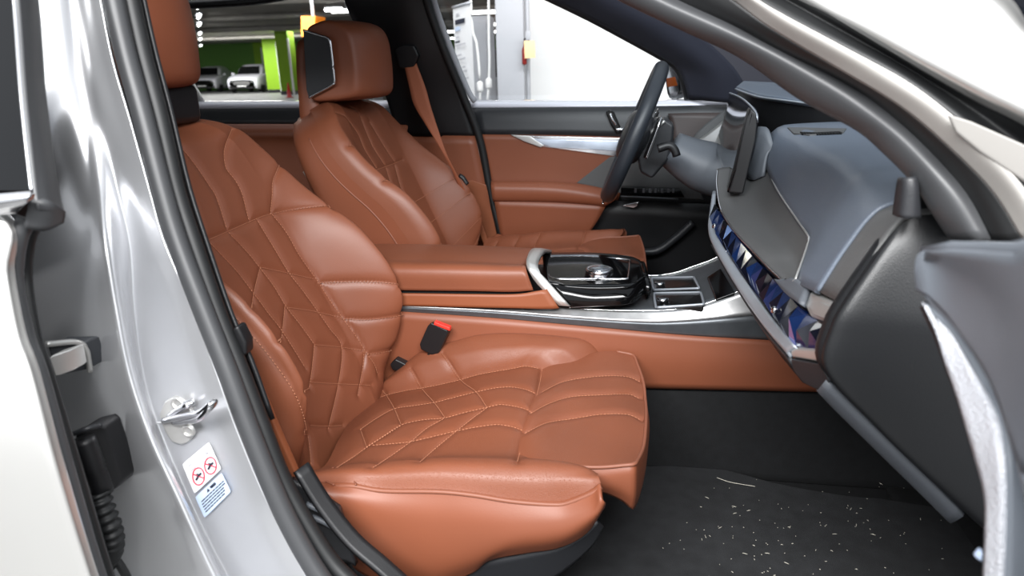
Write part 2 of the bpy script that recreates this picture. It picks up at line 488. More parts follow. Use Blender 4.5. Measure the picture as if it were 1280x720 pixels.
# ---- headrest, shaped from the side outline of the far seat (mirrored there)
HS = V(-.075, 0, .05)                                  # this headrest is raised and set back
def hr_outline(Y, d, s):
    px = [(381, 40), (392, 29), (407, 25), (424, 30), (437, 45), (443, 75), (445, 100), (444, 118), (430, 124), (405, 127), (389, 126), (385, 115), (382, 80)]
    pts = [P(a, b, .265) for a, b in px]; c = sum(pts, Vector())/len(pts); out = []
    for p in pts:
        q = c+(p-c)*s
        f = max(0, min(1, (p.x-c.x)/.05+.45))           # only the front bulges
        out.append(V(q.x+d*f, Y-.76, q.z)+HS)          # moved to this seat
    return out
hr = []
for Y, d, s in ((.268, -.004, .0), (.266, -.004, .78), (.262, 0, .93), (.268, .006, 1.0), (.29, .022, 1.02), (.33, .038, 1.03), (.38, .044, 1.03), (.43, .038, 1.03), (.47, .022, 1.02), (.492, .006, 1.0), (.498, 0, .93), (.494, -.004, .78), (.492, -.004, 0)):
    hr.append(cr(hr_outline(Y, d, max(s, .02)), 48, True))
vs = [p for r in hr for p in r]; K = 48
fs = [(i*K+j, i*K+(j+1) % K, (i+1)*K+(j+1) % K, (i+1)*K+j) for i in range(len(hr)-1) for j in range(K)]
HR = mesh('headrest', vs, fs, 'leather_smooth', seat)
ssm = HR.modifiers.new('sub', 'SUBSURF'); ssm.levels = 1; ssm.render_levels = 1
# dark side panels in bright frames on both cheeks of the headrest
sp = [(381, 38), (410, 47), (415, 55), (420, 100), (417, 106), (388, 122), (385, 112)]
for Yp, s in ((.263, -1), (.497, 1)):
    q = [P(a, b, .263) for a, b in sp]; q = [V(p.x, Yp-.76, p.z)+HS for p in q]
    pn = prism(q, (0, .010*s, 0), 'side_panel', 'dark_plastic', seat, .002)
    fr = tube([p+V(0, .008*s, 0) for p in cr([q[0], q[1]], 8)]+[q[2]+V(0, .008*s, 0)]+[p+V(0, .008*s, 0) for p in cr([q[3], q[4]], 3)]+[q[5]+V(0, .008*s, 0)], .0032, 'chrome_frame', 'chrome', pn, n=60, k=8)
tube(cr([hr[4][i] for i in range(2, 11)], 30), .0014, 'headrest_seam', 'piping', HR, k=6)

head_parts = [o for o in seat.children if o.name.split('.')[0] in ('headrest', 'side_panel')]
for y in (-.06, .06): tube([O_B+E_UP*.59+E_N*-.05+V(0, y, 0), O_B+E_UP*.68+E_N*-.06+V(0, y, 0)], .012, 'headrest_post', 'black_plastic', seat, n=4)
# ---- cushion ---------------------------------------------------------
cushion_parts = []
z6 = lambda p: Z(420, 420, 4, p); zt = lambda p: Z(600, 400, 4, p); zf = lambda p: Z(540, 480, 3, p)
A_ = [(470, 487), (497, 464), (530, 437), (575, 424), (600, 418), (640, 416), (700, 420), (735, 427), (752, 438)]
B_ = [(452, 508), (478, 494), (505, 487), (540, 481), (575, 473), (600, 466), (640, 459), (657, 456), (675, 459)]
rA = P3([(a, b, -.15) for a, b in A_]); rA[-1] = rA[-1]+V(.01, 0, -.02)
rA0 = [p+V(0, .022, -.035) for p in rA]; rA1 = [p+V(0, .018, -.10) for p in rA]
rB = P3([(a, b, -.225) for a, b in B_]); rB.append(rB[-1]+V(.05, 0, -.03))
rAB = [a.lerp(b, .5)+V(0, 0, .012) for a, b in zip(cr(rA, 10), cr(rB, 10))]
C_ = [(385, 590), (420, 583), (470, 579), (520, 575), (560, 573), (640, 575), (700, 577), (728, 582), (743, 592)]
rC6 = P3([(a, b, -.608) for a, b in C_])
rC5 = [p+V(0, .055, -.022) for p in rC6[:6]]; rC5.append(rC5[-1]+V(.05, 0, -.03))
D_ = [(383, 604), (407, 608), (440, 606), (480, 612), (547, 613), (590, 617), (640, 625), (690, 629), (710, 627), (740, 615), (752, 607)]
rD = P3([(a, b, -.648) for a, b in D_])
rM1 = [a.lerp(b, .33)+V(0, 0, .006) for a, b in zip(cr(rB, 9), cr(rC5, 9))]
rM2 = [a.lerp(b, .67)+V(0, 0, .006) for a, b in zip(cr(rB, 9), cr(rC5, 9))]
rCD = [a.lerp(b, .5)+V(0, -.006, .010) for a, b in zip(cr(rC6, 12), cr(rD, 12))]
gC = grid([rA1, rA0, rA, rAB, rB, rM1, rM2, rC5, rC6, rCD, rD], 170, 240)
cseams = [
    B_,
    z6([(120, 460), (200, 405), (290, 357), (380, 342), (490, 325), (590, 300), (700, 272), (800, 252), (880, 248), (950, 260)])+[(671, 491)],
    z6([(150, 548), (240, 490), (325, 437), (430, 412), (540, 402), (640, 375), (750, 350), (820, 335), (900, 345), (960, 362)])+[(664, 514)],
    z6([(180, 538), (300, 528), (370, 520), (480, 495), (600, 467), (700, 447), (800, 435), (880, 445), (940, 468)])+[(656, 538)],
    z6([(120, 458), (152, 548)]),
    z6([(0, 650), (80, 600), (150, 550), (240, 492), (325, 438)]),
    z6([(185, 648), (260, 600), (370, 522), (450, 455), (540, 404)]),
    z6([(420, 620), (500, 550), (600, 468), (680, 405), (755, 350)]),
    z6([(205, 235), (250, 290), (290, 355), (325, 437)]),
    z6([(370, 160), (430, 258), (490, 325), (545, 402)]),
    z6([(530, 80), (620, 210), (700, 272), (755, 350)]),
    zt([(310, 240), (300, 300), (285, 365), (255, 455), (225, 555), (185, 705)]),
]
cnames = [('side_bolster', (640, 440)), ('side_bolster', (545, 455)), ('side_bolster', (500, 475)), ('side_bolster', (600, 595)), ('side_bolster', (480, 598))]
ob, thC, _, dC = quilt(gC, cseams, seat, cnames, 'cushion_panel', {'*': 'leather', 'side_bolster': 'leather_perforated'})
cushion_parts += ob
cushion_parts.append(thread(thC, .0036, seat, 'stitching', nrm=lambda p: V(0, -.2, 1).normalized()))
# outer bolster seams
for q in ([(420, 606), (409, 601), (405, 596), (414, 588), (420, 584)], [(447, 606), (445, 598), (450, 588), (457, 582)]):
    cushion_parts.append(tube([P(a, b, -.648+.06*(606-b)/25)+V(0, -.006, .004) for a, b in q], .0012, 'bolster_seam', 'piping', seat, k=6))
# piping along the outer edge and smooth skirt under it
cushion_parts.append(tube([p+V(0, -.003, 0) for p in rD], .0032, 'piping', 'piping', seat, n=90, k=8))
E1 = [(388, 606), (405, 612), (430, 622), (480, 640), (547, 650), (590, 652), (640, 655), (690, 653), (715, 648), (743, 634), (753, 618)]
E2 = [(400, 612), (424, 632), (434, 650), (480, 690), (540, 705), (590, 694), (640, 678), (690, 672), (715, 664), (742, 645), (754, 626)]
E3 = [(405, 618), (428, 640), (437, 680), (450, 712), (520, 736), (585, 716), (610, 698), (660, 688), (697, 682), (730, 665), (753, 632)]
sk = loft([[p+V(0, .002, .001) for p in rD], P3([(a, b, -.662) for a, b in E1]), P3([(a, b, -.664) for a, b in E2]), P3([(a, b, -.645) for a, b in E3])], 'side_skirt', 'leather_smooth', seat, 70, 30, .004, 1)
cushion_parts.append(sk)
# ---- thigh support
def thx(px, py, Y): return P(px, py, Y)
Lt = zt([(310, 240), (300, 300), (285, 365), (255, 455), (225, 555), (185, 705)])
yL = [-.215, -.27, -.345, -.425, -.49, -.565]
T0 = [P(a, b, y) for (a, b), y in zip(Lt, yL)]
T0b = [p+V(-.035, 0, -.03) for p in T0]
Lf = [(792, 444), (803, 475), (806, 500), (807, 521), (804, 558), (794, 580)]
T3 = [P(a, b, y) for (a, b), y in zip(Lf, [-.165, -.25, -.32, -.40, -.51, -.585])]
Lm1 = [(715, 447), (712, 470), (712, 487), (709, 520), (700, 548), (690, 580)]
Lm2 = [(758, 439), (765, 466), (768, 490), (768, 514), (762, 548), (745, 584)]
T1 = [P(a, b, y) for (a, b), y in zip(Lm1, [-.175, -.26, -.33, -.42, -.50, -.585])]
T2 = [P(a, b, y) for (a, b), y in zip(Lm2, [-.165, -.25, -.325, -.41, -.50, -.59])]
zavg = lambda T: sum(p.z for p in T)/len(T)
T3b = [p+V(.016, 0, -.030) for p in T3]; T3c = [p+V(.012, 0, -.075) for p in T3]
gT = grid([T0b, T0, T1, T2, T3], 120, 120)
tseams = [zt([(285, 365), (400, 305), (520, 280), (640, 270), (740, 275), (800, 300)]),
          zt([(255, 455), (340, 410), (450, 375), (600, 365), (740, 362), (800, 385)]),
          zt([(225, 555), (330, 505), (450, 485), (600, 462), (720, 460), (770, 472), (812, 496)])]
ob, thT, _, _ = quilt(gT, tseams, seat, [('thigh_panel', (740, 455))], 'thigh_panel', {'*': 'leather', 'thigh_panel': 'leather_perforated'}, d1=.0024, d2=.003)
cushion_parts += ob
cushion_parts.append(thread(thT, .0040, seat, 'stitching', nrm=lambda p: V(0, 0, 1)))
# inner and outer side and front of the thigh support
edge_in = [g_[0] for g_ in gT]
top_out = [gT[-1][j] for j in range(20, 120)]
top_in = [gT[0][j] for j in range(20, 120)]
front = [gT[i][-1] for i in range(120)]
rim = [top_in[0]]+top_in[::9][1:]+front[::10]+top_out[::-9]
rim = [top_in[k] for k in range(0, 100, 8)]+[front[k] for k in range(2, 118, 8)]+[top_out[k] for k in range(98, -1, -8)]
cen = sum(rim, Vector())/len(rim)
def out(p, d): v = V(p.x-cen.x, p.y-cen.y, 0); v.normalize(); return p+v*d
def low(p):                                            # the lower hem drops towards the front outer corner
    t = max(0, min(1, (p.x+.05)/.065)); return -.040-.040*t*t*(1 if p.y < -.45 else .6)
W1 = [out(p, .006)+V(0, 0, -.012) for p in rim]
W2 = [out(p, .007)+V(0, 0, low(p)*.6) for p in rim]
W3 = [out(p, -.002)+V(0, 0, low(p)) for p in rim]
cushion_parts.append(loft([rim, W1, W2, W3], 'thigh_side', 'leather_smooth', seat, 130, 14, .004, 1))
cushion_parts.append(tube([out(p, .001)+V(0, 0, .0005) for p in rim[10:]], .0028, 'piping', 'piping', seat, n=110, k=8))
# ---- seat base, valance and rails under the cushion
val = loft([PY([(440, 690), (452, 708), (520, 734), (585, 716), (610, 699), (660, 689), (697, 683), (728, 667), (745, 650)], -.635), PY([(430, 760), (460, 775), (520, 780), (585, 770), (630, 750), (680, 728), (712, 705), (738, 680), (752, 655)], -.62)], 'valance', 'dark_plastic', seat, 40, 8, .01)
cushion_parts.append(val)
cushion_parts.append(box((-.46, -.60, .375), (-.10, -.16, .46), 'seat_base', 'black_plastic', seat, .02))
for y in (-.56, -.20): box((-.55, y-.02, .302), (-.10, y+.02, .38), 'seat_rail', 'black_plastic', seat, .003)
# orange outer panel on the side of the backrest, black lever
prism(PY([(312, 470), (322, 478), (342, 528), (372, 596), (360, 602), (330, 540)], -.66), (0, .012, 0), 'outer_trim', 'orange_trim', seat, .003)
# buckle beside the cushion
bk = prism(PY(Z(480, 370, 6, [(375, 185), (500, 242), (503, 262), (432, 412), (380, 425), (300, 385), (290, 345), (350, 210)]), -.158), (0, -.022, .004), 'belt_buckle', 'buckle_black', seat, .004)
prism(PY(Z(480, 370, 6, [(376, 194), (492, 240), (494, 264), (372, 216)]), -.183), (0, .014, 0), 'release_button', 'red', bk, .001)
tube(PY([(541, 436), (532, 452), (522, 475)], -.168), .009, 'buckle_stem', 'buckle_black', bk, n=8, sq=.6)
prism(PY([(487, 456), (494, 449), (510, 457), (505, 466), (490, 463)], -.172), (0, .02, 0), 'hinge_cover', 'black_plastic', seat, .003)

# ---- driver seat: the same seat, mirrored across the console ----------
seat2 = thing('car_seat', 'tan leather driver seat beyond the centre console, behind the steering wheel', 'car seat', (-.25, .38, .31), 'front car seats')
gridmesh(grid([[V(p.x, -p.y, p.z) for p in r] for r in nk], 28, 20), 'headrest_mount', 'leather_smooth', seat2)
def mirror(o, par, inv):
    c = o.copy(); C.objects.link(c); c.parent = par; c.matrix_parent_inverse = inv
    return c
for ch in list(seat.children):
    if ch.name.startswith('headrest_block'): continue
    c = mirror(ch, seat2, Matrix.Translation(-seat2.location))
    c.scale = (1, -1, 1)
    if ch in cushion_parts: c.location.z += .038; c.location.x += .005
    if ch in head_parts: c.location = c.location-HS
    for gch in ch.children:
        d = mirror(gch, c, Matrix.Identity(4))
# ================================================================== CENTRE CONSOLE
con = thing('centre_console', 'centre console with tan armrest, black control block and two cup holders', 'console', (-.1, 0, .3))
YN = -.14
# lower side panel
top = [(470, 386), (507, 389), (620, 397), (720, 406), (853, 418), (953, 424), (1060, 430)]
bot = [(470, 478), (507, 479), (620, 480), (720, 481), (810, 483), (1010, 487), (1100, 489)]
loft([PY(top, YN), PY([(a, (b+484)/2) for a, b in top], YN-.006), PY(bot, YN)], 'side_panel', 'leather_smooth', con, 40, 10, .008, 1)
# far side, mirrored
loft([[V(p.x, .14, p.z) for p in PY(top, YN)], [V(p.x, .14, p.z) for p in PY(bot, YN)]], 'side_panel', 'leather_smooth', con, 20, 4, .008)
# metal trim running along the side
t1 = [(470, 377), (508, 380), (593, 382), (700, 386), (780, 389), (837, 388), (872, 383), (897, 375), (920, 366), (960, 350)]
t2 = [(470, 382), (508, 384), (620, 390), (720, 398), (803, 403), (853, 402), (933, 395), (1000, 388)]
t3 = [(470, 387), (507, 389), (620, 397), (720, 406), (853, 418), (953, 424), (1060, 430)]
T1, T2, T3_ = PY(t1, YN+.012), PY(t2, YN-.004), PY(t3, YN)
loft([T1, T2], 'metal_trim', 'brushed_metal', con, 50, 6, .006)
loft([T2, T3_], 'lower_metal_trim', 'stone_trim', con, 50, 6, .006)
tube([p+V(0, .001, .001) for p in T1], .0016, 'edge_strip', 'chrome', con, n=60, k=6)
mat('cup_black', rgb(12, 12, 13), .2, coat=.4)
# deck with the cup holders
far = P3([(807, 345, .12), (830, 344, .12), (847, 341, .12), (863, 335, .12), (895, 323, .12), (930, 300, .12)])
farx = [V(p.x, .125, p.z) for p in far]; farx = [V(-.3, .125, .63)]+farx
near = [p for p in T1 if p.x > -.13]; near = [V(-.3, near[0].y, .63)]+near
loft([[V(p.x, -.125, p.z-.002) for p in near], [V(p.x, .125, p.z-.002) for p in farx]], 'deck', 'stone_trim', con, 40, 12, .003, 0)
tube(farx, .0016, 'edge_strip', 'chrome', con, n=40, k=6)
loft([[p for p in farx], [p+V(0, .004, -.18) for p in farx]], 'side_trim', 'stone_trim', con, 30, 4, .006)
def deck_z(x, y=0):
    a = float(np.interp(x, [q.x for q in farx], [q.z for q in farx])); b = float(np.interp(x, [q.x for q in near], [q.z for q in near])); t = max(0, min(1, (y+.125)/.25))
    return b+(a-b)*t
def frame_ring(pix, name, r, mt, par, z=None, Ys=None):
    q = [P(a, b, Z=z) for a, b in pix]
    return q
for k, pix in enumerate(([(814, 348), (867, 347), (874, 361), (817, 363)], [(817, 367), (876, 366), (880, 381), (820, 385)])):
    q = []
    for a, b in pix:
        p = P(a, b, Z=.634)
        for _ in range(4): p = P(a, b, Z=deck_z(p.x, p.y)+.003)
        q.append(p)
    cup = prism(q, (0, 0, -.06), 'cup_holder', 'cup_black', con, .004)
    c = sum(q, Vector())/4
    lp = []
    for i in range(4):
        a, b, d = q[i-1], q[i], q[(i+1) % 4]
        lp += [b+(a-b).normalized()*.007, b+((a-b).normalized()+(d-b).normalized())*.0025, b+(d-b).normalized()*.007]
    tube([p+V(0, 0, .001) for p in lp], .0026, 'chrome_ring', 'strip_metal', cup, n=80, k=8, closed=True)
    lathe([(.001, -.004), (.010, -.004), (.012, 0), (.010, .003), (.001, .003)], c+V(-.03, .0, .0), (0, 0, 1), 'spring_tab', 'chrome', cup, 12)
    box(tuple(q[0].lerp(q[3], .5)+V(.012, -.012, .0)), tuple(q[0].lerp(q[3], .5)+V(.016, .012, .003)), 'spring_tab', 'chrome', cup, .001)
q = []
for a, b in [(884, 346), (901, 335), (919, 365), (895, 374)]:
    p = P(a, b, Z=.66)
    for _ in range(4): p = P(a, b, Z=deck_z(p.x, p.y)+.004)
    q.append(p)
prism(q, (0, 0, -.01), 'charging_pad', 'gloss_black', con, .002)
# armrest
a_far = P3([(440, 308, .10), (490, 308, .10), (560, 309, .10), (620, 311, .10), (672, 314, .10)])
a_mid = [p+V(0, -.10, .010) for p in a_far]
a_crs = [V(p.x, -.075, p.z+.012) for p in a_far]
a_nr1 = P3([(440, 336, -.130), (500, 336, -.130), (570, 337, -.130), (630, 338, -.130), (658, 338, -.130)])
a_nr2 = P3([(440, 361, -.136), (508, 362, -.136), (593, 363, -.136), (640, 364, -.136), (667, 362, -.136)])
fr_ = [p+V(0, .03, -.03) for p in a_far]
loft([fr_, a_far, a_mid, a_crs, a_nr1, a_nr2], 'armrest', 'leather', con, 40, 40, .006, 1)
tube([V(p.x, -.045, p.z+.0135) for p in a_far[2:]]+[P(664, 321, -.06)], .0016, 'armrest_seam', 'piping', con, k=6)
loft([PY([(440, 363), (508, 363), (593, 364), (640, 365), (668, 363)], -.13), PY([(440, 367), (508, 367), (593, 367), (645, 368), (672, 366)], -.132)], 'shadow_gap', 'dark_gap', con, 20, 3, .006)
loft([PY([(440, 366), (508, 366), (593, 367), (645, 367), (672, 363), (684, 361)], -.138), PY([(440, 380), (508, 381), (593, 383), (645, 384), (685, 385), (699, 384)], -.14)], 'armrest_base', 'orange_trim', con, 30, 6, .008, 1)
box((-.62, -.13, .48), (-.17, .12, .655), 'console_box', 'black_plastic', con, .01)
# metal band across the front of the armrest
bL = [(676, 314, .11), (664, 316, .0), (658, 332, -.115), (670, 355, -.132), (699, 384, -.142)]
bR = [(690, 317, .11), (680, 318, .0), (672, 337, -.115), (684, 353, -.132), (713, 385, -.142)]
g1, g2 = [], []
loft([[p+V(0, 0, .004) for p in P3(bL)], [p+V(0, 0, .004) for p in P3(bR)]], 'metal_band', 'satin_metal', con, 24, 4, .008)
prism([p+V(0, 0, .009) for p in P3([(668, 328, -.06), (675, 326, -.04), (673, 331, -.07), (669, 333, -.08)])], (0, 0, -.003), 'open_button', 'satin_metal', con, .0006)
# glossy black control block
blk_t = P3([(678, 318, .09), (740, 318, .09), (785, 322, .085), (799, 327, .06)])
blk_m = P3([(683, 353, -.10), (740, 354, -.10), (785, 353, -.098), (803, 345, -.05)])
blk_e = P3([(690, 357, -.122), (740, 363, -.122), (786, 361, -.118), (805, 351, -.07)])
blk_s = P3([(706, 372, -.134), (745, 374, -.134), (787, 371, -.128), (806, 358, -.08)])
blk_b = P3([(714, 384, -.134), (745, 382, -.134), (785, 379, -.128), (804, 366, -.08)])
loft([[p+V(0, .012, -.03) for p in blk_t], blk_t, blk_m, blk_e, blk_s, blk_b], 'control_block', 'gloss_black', con, 40, 40, .004, 1)
nose = [[blk_t[-1], blk_m[-1], blk_e[-1], blk_s[-1], blk_b[-1]], [p+V(.012, .0, -.006) for p in (blk_t[-1], blk_m[-1], blk_e[-1], blk_s[-1], blk_b[-1])], [V(p.x+.008, p.y+.03, .632) for p in (blk_t[-1], blk_m[-1], blk_e[-1], blk_s[-1], blk_b[-1])]]
loft(nose, 'block_nose', 'gloss_black', con, 12, 10, .004)
tube(P3([(712, 384, -.137), (745, 382.5, -.137), (785, 379.5, -.131), (797, 371, -.10)]), .0011, 'edge_strip', 'chrome', con, k=6)
tube(P3([(694, 360, -.125), (740, 363.5, -.125), (786, 361.5, -.121)]), .0010, 'edge_strip', 'chrome', con, k=6)
fr = [(694, 323), (740, 324), (783, 326.5), (787, 331), (785, 349), (780, 351), (740, 351), (694, 350.5), (686, 344), (690, 328)]
def topz(a, b):
    t = (b-318)/(353-318); return P(a, b, .09-.19*t)+V(0, 0, .003)
pan = prism([topz(a, b) for a, b in fr], (0, 0, -.004), 'control_panel', 'gloss_black', con, .001)
tube([topz(a, b)+V(0, 0, .001) for a, b in fr], .0021, 'chrome_frame', 'chrome', pan, n=90, k=8, closed=True)
kc = topz(749, 346)
kn = lathe([(.001, 0), (.027, 0), (.030, .004), (.0275, .008), (.0285, .012), (.026, .016), (.022, .0145), (.001, .014)], kc, (0, 0, 1), 'controller_knob', 'chrome', con, 40)
lathe([(.001, .0), (.0225, 0), (.022, .003), (.001, .004)], kc+V(0, 0, .0135), (0, 0, 1), 'crystal_top', 'crystal_glass', kn, 36)
lathe([(.001, 0), (.030, 0), (.030, .003), (.001, .003)], kc+V(0, 0, -.001), (0, 0, 1), 'knob_collar', 'gloss_black', kn, 36)
for a, b, w_, h_ in [(700, 336, 5, 2), (707, 336, 4, 1), (714, 335, 4, 1), (720, 335, 4, 1), (726, 335, 3, 1), (706, 340, 2, 3), (774, 332, 5, 3), (776, 338, 2, 5), (776, 345, 2, 4), (705, 346, 6, 3), (716, 346, 6, 3), (724, 346, 5, 3), (752, 327, 6, 3), (700, 330, 7, 2), (708, 328, 5, 2)]:
    q = [topz(a, b), topz(a+w_, b), topz(a+w_, b+h_), topz(a, b+h_)]
    prism([p+V(0, 0, .0008) for p in q], (0, 0, -.0008), 'control_button', 'strip_metal', pan, 0)

# ================================================================== DASHBOARD
dash = thing('dashboard', 'dark grey dashboard with blue crystal light band and silver edge strip', 'dashboard', (.45, -.1, .3))
def sec(Y, *xz): return [V(x, Y, z) for x, z in xz]
padc = []
for Y, pts in [(.06, [(955, 196), (961, 176), (970, 161)]), (-.02, [(958, 204), (966, 180), (976, 165)]), (-.15, [(972, 237), (985, 205), (1001, 179)]), (-.3, [(997, 275), (1017, 233), (1039, 197)]), (-.41, [(1012, 298), (1036, 253), (1062, 214)]), (-.47, [(1004, 328), (1040, 270), (1072, 224)]), (-.53, [(998, 349), (1042, 290), (1085, 240)]), (-.62, [(1022, 364), (1057, 310), (1098, 262)])]:
    q = PY(pts, Y); e = q[-1]
    padc.append(q+[V(e.x+.04, Y, e.z+.010), V(.50, Y, max(e.z+.013, .972)), V(.85, Y*1.02, .968)])
gP = grid(padc, 50, 70); gridmesh([[p-V(0, 0, .003) for p in r] for r in gP], 'upper_pad', 'dash_soft', dash, .006, 0)
padr = PY([(1050, 379), (1073, 343), (1100, 307), (1122, 277)], -.68); e = padr[-1]
padr += [V(e.x+.03, -.68, e.z+.014), V(.50, -.68, .965), V(.85, -.69, .96)]
loft([padc[-1], padr], 'pad_end', 'dash_panel', dash, 40, 8, .006, -1)
tube([p+V(0, -.002, .001) for p in padc[-1][:4]], .003, 'end_roll', 'dash_soft', dash, n=30)
# demister grille
gv = on_surface(gP, [(984, 160.5), (1058, 162), (1054, 167), (1012, 170), (992, 168)])
vent = prism([p+V(0, 0, .0025) for p in gv], (0, 0, -.005), 'demister_vent', 'dash_panel', dash, .001)
for k in range(14):
    a = 1003+k*3.6
    p0 = on_surface(gP, [(a, 168.6-abs(k-5)*.15)])[0]
    box((p0.x-.0018, p0.y-.006, p0.z-.001), (p0.x+.0018, p0.y+.012, p0.z+.0036), 'vent_slot', 'dark_gap', vent, 0)
# recessed panel with its bright outline
UPp = [(952, 192, .06), (957, 204, .0), (972, 237, -.15), (997, 275, -.3), (1012, 297, -.41), (1011, 308, -.43), (997, 348, -.53)]
LOp = [(898, 212, .05), (897, 232, .0), (903, 264, -.07), (922, 293, -.2), (947, 319, -.33), (960, 333, -.39), (980, 352, -.49)]
U3, L3 = P3(UPp), P3(LOp)
M3 = [a.lerp(b, .45)+V(.012, 0, -.012) for a, b in zip(U3, L3)]
N3 = [a.lerp(b, .86)+V(.004, 0, -.002) for a, b in zip(U3, L3)]
loft([[p+V(.004, 0, -.002) for p in U3], M3, N3, L3], 'recessed_panel', 'dash_panel', dash, 60, 24, .006, 0)
tube([p+V(-.002, 0, .002) for p in U3]+[P(990, 352, -.515)], .0016, 'chrome_outline', 'satin_metal', dash, n=80, k=6)
tube([p+V(-.002, 0, .001) for p in L3], .0016, 'chrome_outline', 'chrome', dash, n=80, k=6)
# corner trim between the panel and the metal tip
loft([P3([(980, 352, -.49), (997, 349, -.53), (1013, 362, -.58)]), P3([(970, 350, -.46), (985, 368, -.53), (1004, 383, -.60)])], 'corner_trim', 'grey_plastic', dash, 10, 5, .008)
# crystal light band
cT = P3([(893, 255, .03), (899, 268, -.04), (905, 275, -.08), (925, 302, -.21), (950, 331, -.34), (982, 366, -.51), (1010, 394, -.61), (1038, 406, -.675)])
cB = P3([(893, 285, -.02), (897, 296, -.07), (903, 306, -.11), (924, 337, -.24), (947, 370, -.37), (972, 404, -.51), (994, 432, -.61), (1028, 438, -.675)])
mat('crystal_blue', rgb(16, 30, 60), .06, coat=.8, emit=(rgb(40, 80, 170), .08))
mat('crystal_dark', rgb(14, 16, 26), .06, coat=.8)
mat('crystal_violet', rgb(96, 100, 170), .08, coat=.8, emit=(rgb(110, 120, 220), .12))
mat('crystal_pale', rgb(116, 142, 190), .08, coat=.8, emit=(rgb(150, 180, 240), .12))
loft([[p+V(.012, 0, 0) for p in cT], [p+V(.012, 0, 0) for p in cB]], 'light_band_back', 'crystal_dark', dash, 40, 4, .006)
NB_ = 20
ct, cb = cr(cT, NB_+1), cr(cB, NB_+1)
rr = random.Random(3)
for i in range(NB_):
    a, b, c, d = ct[i], ct[i+1], cb[i+1], cb[i]
    s = rr.uniform(.25, .75); mid = a.lerp(b, s).lerp(d.lerp(c, 1-s), rr.uniform(.3, .7))+V(-.012, 0, .004)
    tri = [(a, b), (b, c), (c, d), (d, a)]
    for k, (p, q) in enumerate(tri):
        mt = rr.choice(['crystal_dark', 'crystal_dark', 'crystal_dark', 'crystal_blue', 'crystal_blue', 'crystal_pale' if i in (4, 6, 8, 16, 18, 19) else 'crystal_dark', 'crystal_violet' if i in (17,) else 'crystal_blue'])
        bq = (p+q+mid)/3+V(.014, 0, 0)
        mesh('crystal_facet', [p, q, mid, bq], [(0, 1, 2), (0, 3, 1), (1, 3, 2), (2, 3, 0)], mt, dash, False)
for a, b, y in ((902, 283, -.10), (981, 388, -.53)):
    lathe([(.001, 0), (.005, 0), (.005, .004), (.001, .005)], P(a, b, y)+V(-.012, 0, 0), (-1, -.3, .3), 'band_switch', 'chrome', dash, 12)
# silver edge strip under the band
s1 = P3([(892, 240, .08), (889, 262, .03), (887, 283, -.03), (892, 303, -.10), (917, 347, -.26), (953, 400, -.45), (987, 440, -.61)])
s2 = P3([(895, 240, .08), (894, 262, .03), (894, 283, -.03), (899, 300, -.10), (924, 339, -.25), (960, 390, -.45), (996, 434, -.62)])
loft([[p+V(.004, 0, -.006) for p in s1], s1, s2], 'edge_strip', 'strip_metal', dash, 50, 9, .006, 0)
prism(P3([(987, 438, -.61), (996, 435, -.625), (1027, 437, -.68), (1023, 453, -.68), (990, 447, -.615)]), (.01, .006, 0), 'metal_tip', 'satin_metal', dash, .003)
prism(P3([(1013, 362, -.58), (1050, 380, -.683), (1047, 388, -.684), (1037, 406, -.684), (1014, 398, -.62), (1004, 382, -.60)]), (.012, .004, -.003), 'metal_tip', 'satin_metal', dash, .005)
prism(P3([(1017, 372, -.60), (1045, 385, -.688), (1036, 401, -.688), (1016, 394, -.63), (1010, 383, -.61)]), (.006, .002, -.002), 'tip_inlay', 'satin_metal', dash, .002)
lo1 = P3([(890, 305, -.10), (917, 352, -.26), (953, 406, -.45), (988, 448, -.61)])
loft([lo1, [p+V(.02, 0, -.03) for p in lo1]], 'lower_edge', 'dark_plastic', dash, 30, 4, .006)
prism(P3([(988, 449, -.615), (1024, 455, -.68), (1038, 477, -.685), (1022, 488, -.665), (1003, 479, -.64), (992, 465, -.62)]), (.012, .01, .0), 'lower_plate', 'dark_plastic', dash, .002)
# end cap and glovebox
ec = PY([(1146, 228), (1132, 262), (1102, 309), (1053, 381), (1039, 408), (1029, 446), (1046, 474), (1075, 503), (1122, 549), (1215, 642), (1240, 660)], [-.645, -.662, -.676, -.688, -.69, -.69, -.69, -.69, -.69, -.69, -.69])
ecr = [V(.62, -.62, 1.0), V(.66, -.66, .97), V(.68, -.69, .93), V(.7, -.73, .85), V(.72, -.73, .8), V(.72, -.73, .75), V(.72, -.73, .68), V(.72, -.73, .62), V(.70, -.73, .55), V(.66, -.73, .50), V(.62, -.72, .46)]
ecm = [a.lerp(b, .12)+V(0, -.012, 0) for a, b in zip(ec, ecr)]
loft([[p+V(.008, .03, 0) for p in ec], ec, ecm, ecr], 'end_cap', 'cap_plastic', dash, 60, 30, .008)
k1 = P3([(1033, 474, -.680), (1060, 500, -.682), (1110, 549, -.684), (1160, 597, -.684), (1205, 643, -.684)])
k2 = P3([(1022, 487, -.655), (1050, 516, -.655), (1105, 570, -.655), (1150, 614, -.655), (1188, 652, -.655)])
loft([k1, k2, [p+V(.02, .05, -.01) for p in k2]], 'knee_trim', 'grey_plastic', dash, 20, 6, .006)
loft([[p+V(.02, .05, -.01) for p in k2], [p+V(.06, .62, .02) for p in k2]], 'glovebox_underside', 'black_plastic', dash, 12, 4, .01)
# cap at the foot of the windscreen pillar
cp_ = [P3([(1123, 268, -.70), (1128, 232, -.70), (1131, 223, -.70)]), P3([(1133, 272, -.715), (1136, 235, -.712), (1136, 222, -.71)]), P3([(1145, 272, -.71), (1142, 235, -.71), (1140, 223, -.705)])]
loft(cp_, 'corner_cap', 'dark_plastic', dash, 12, 10, .012)
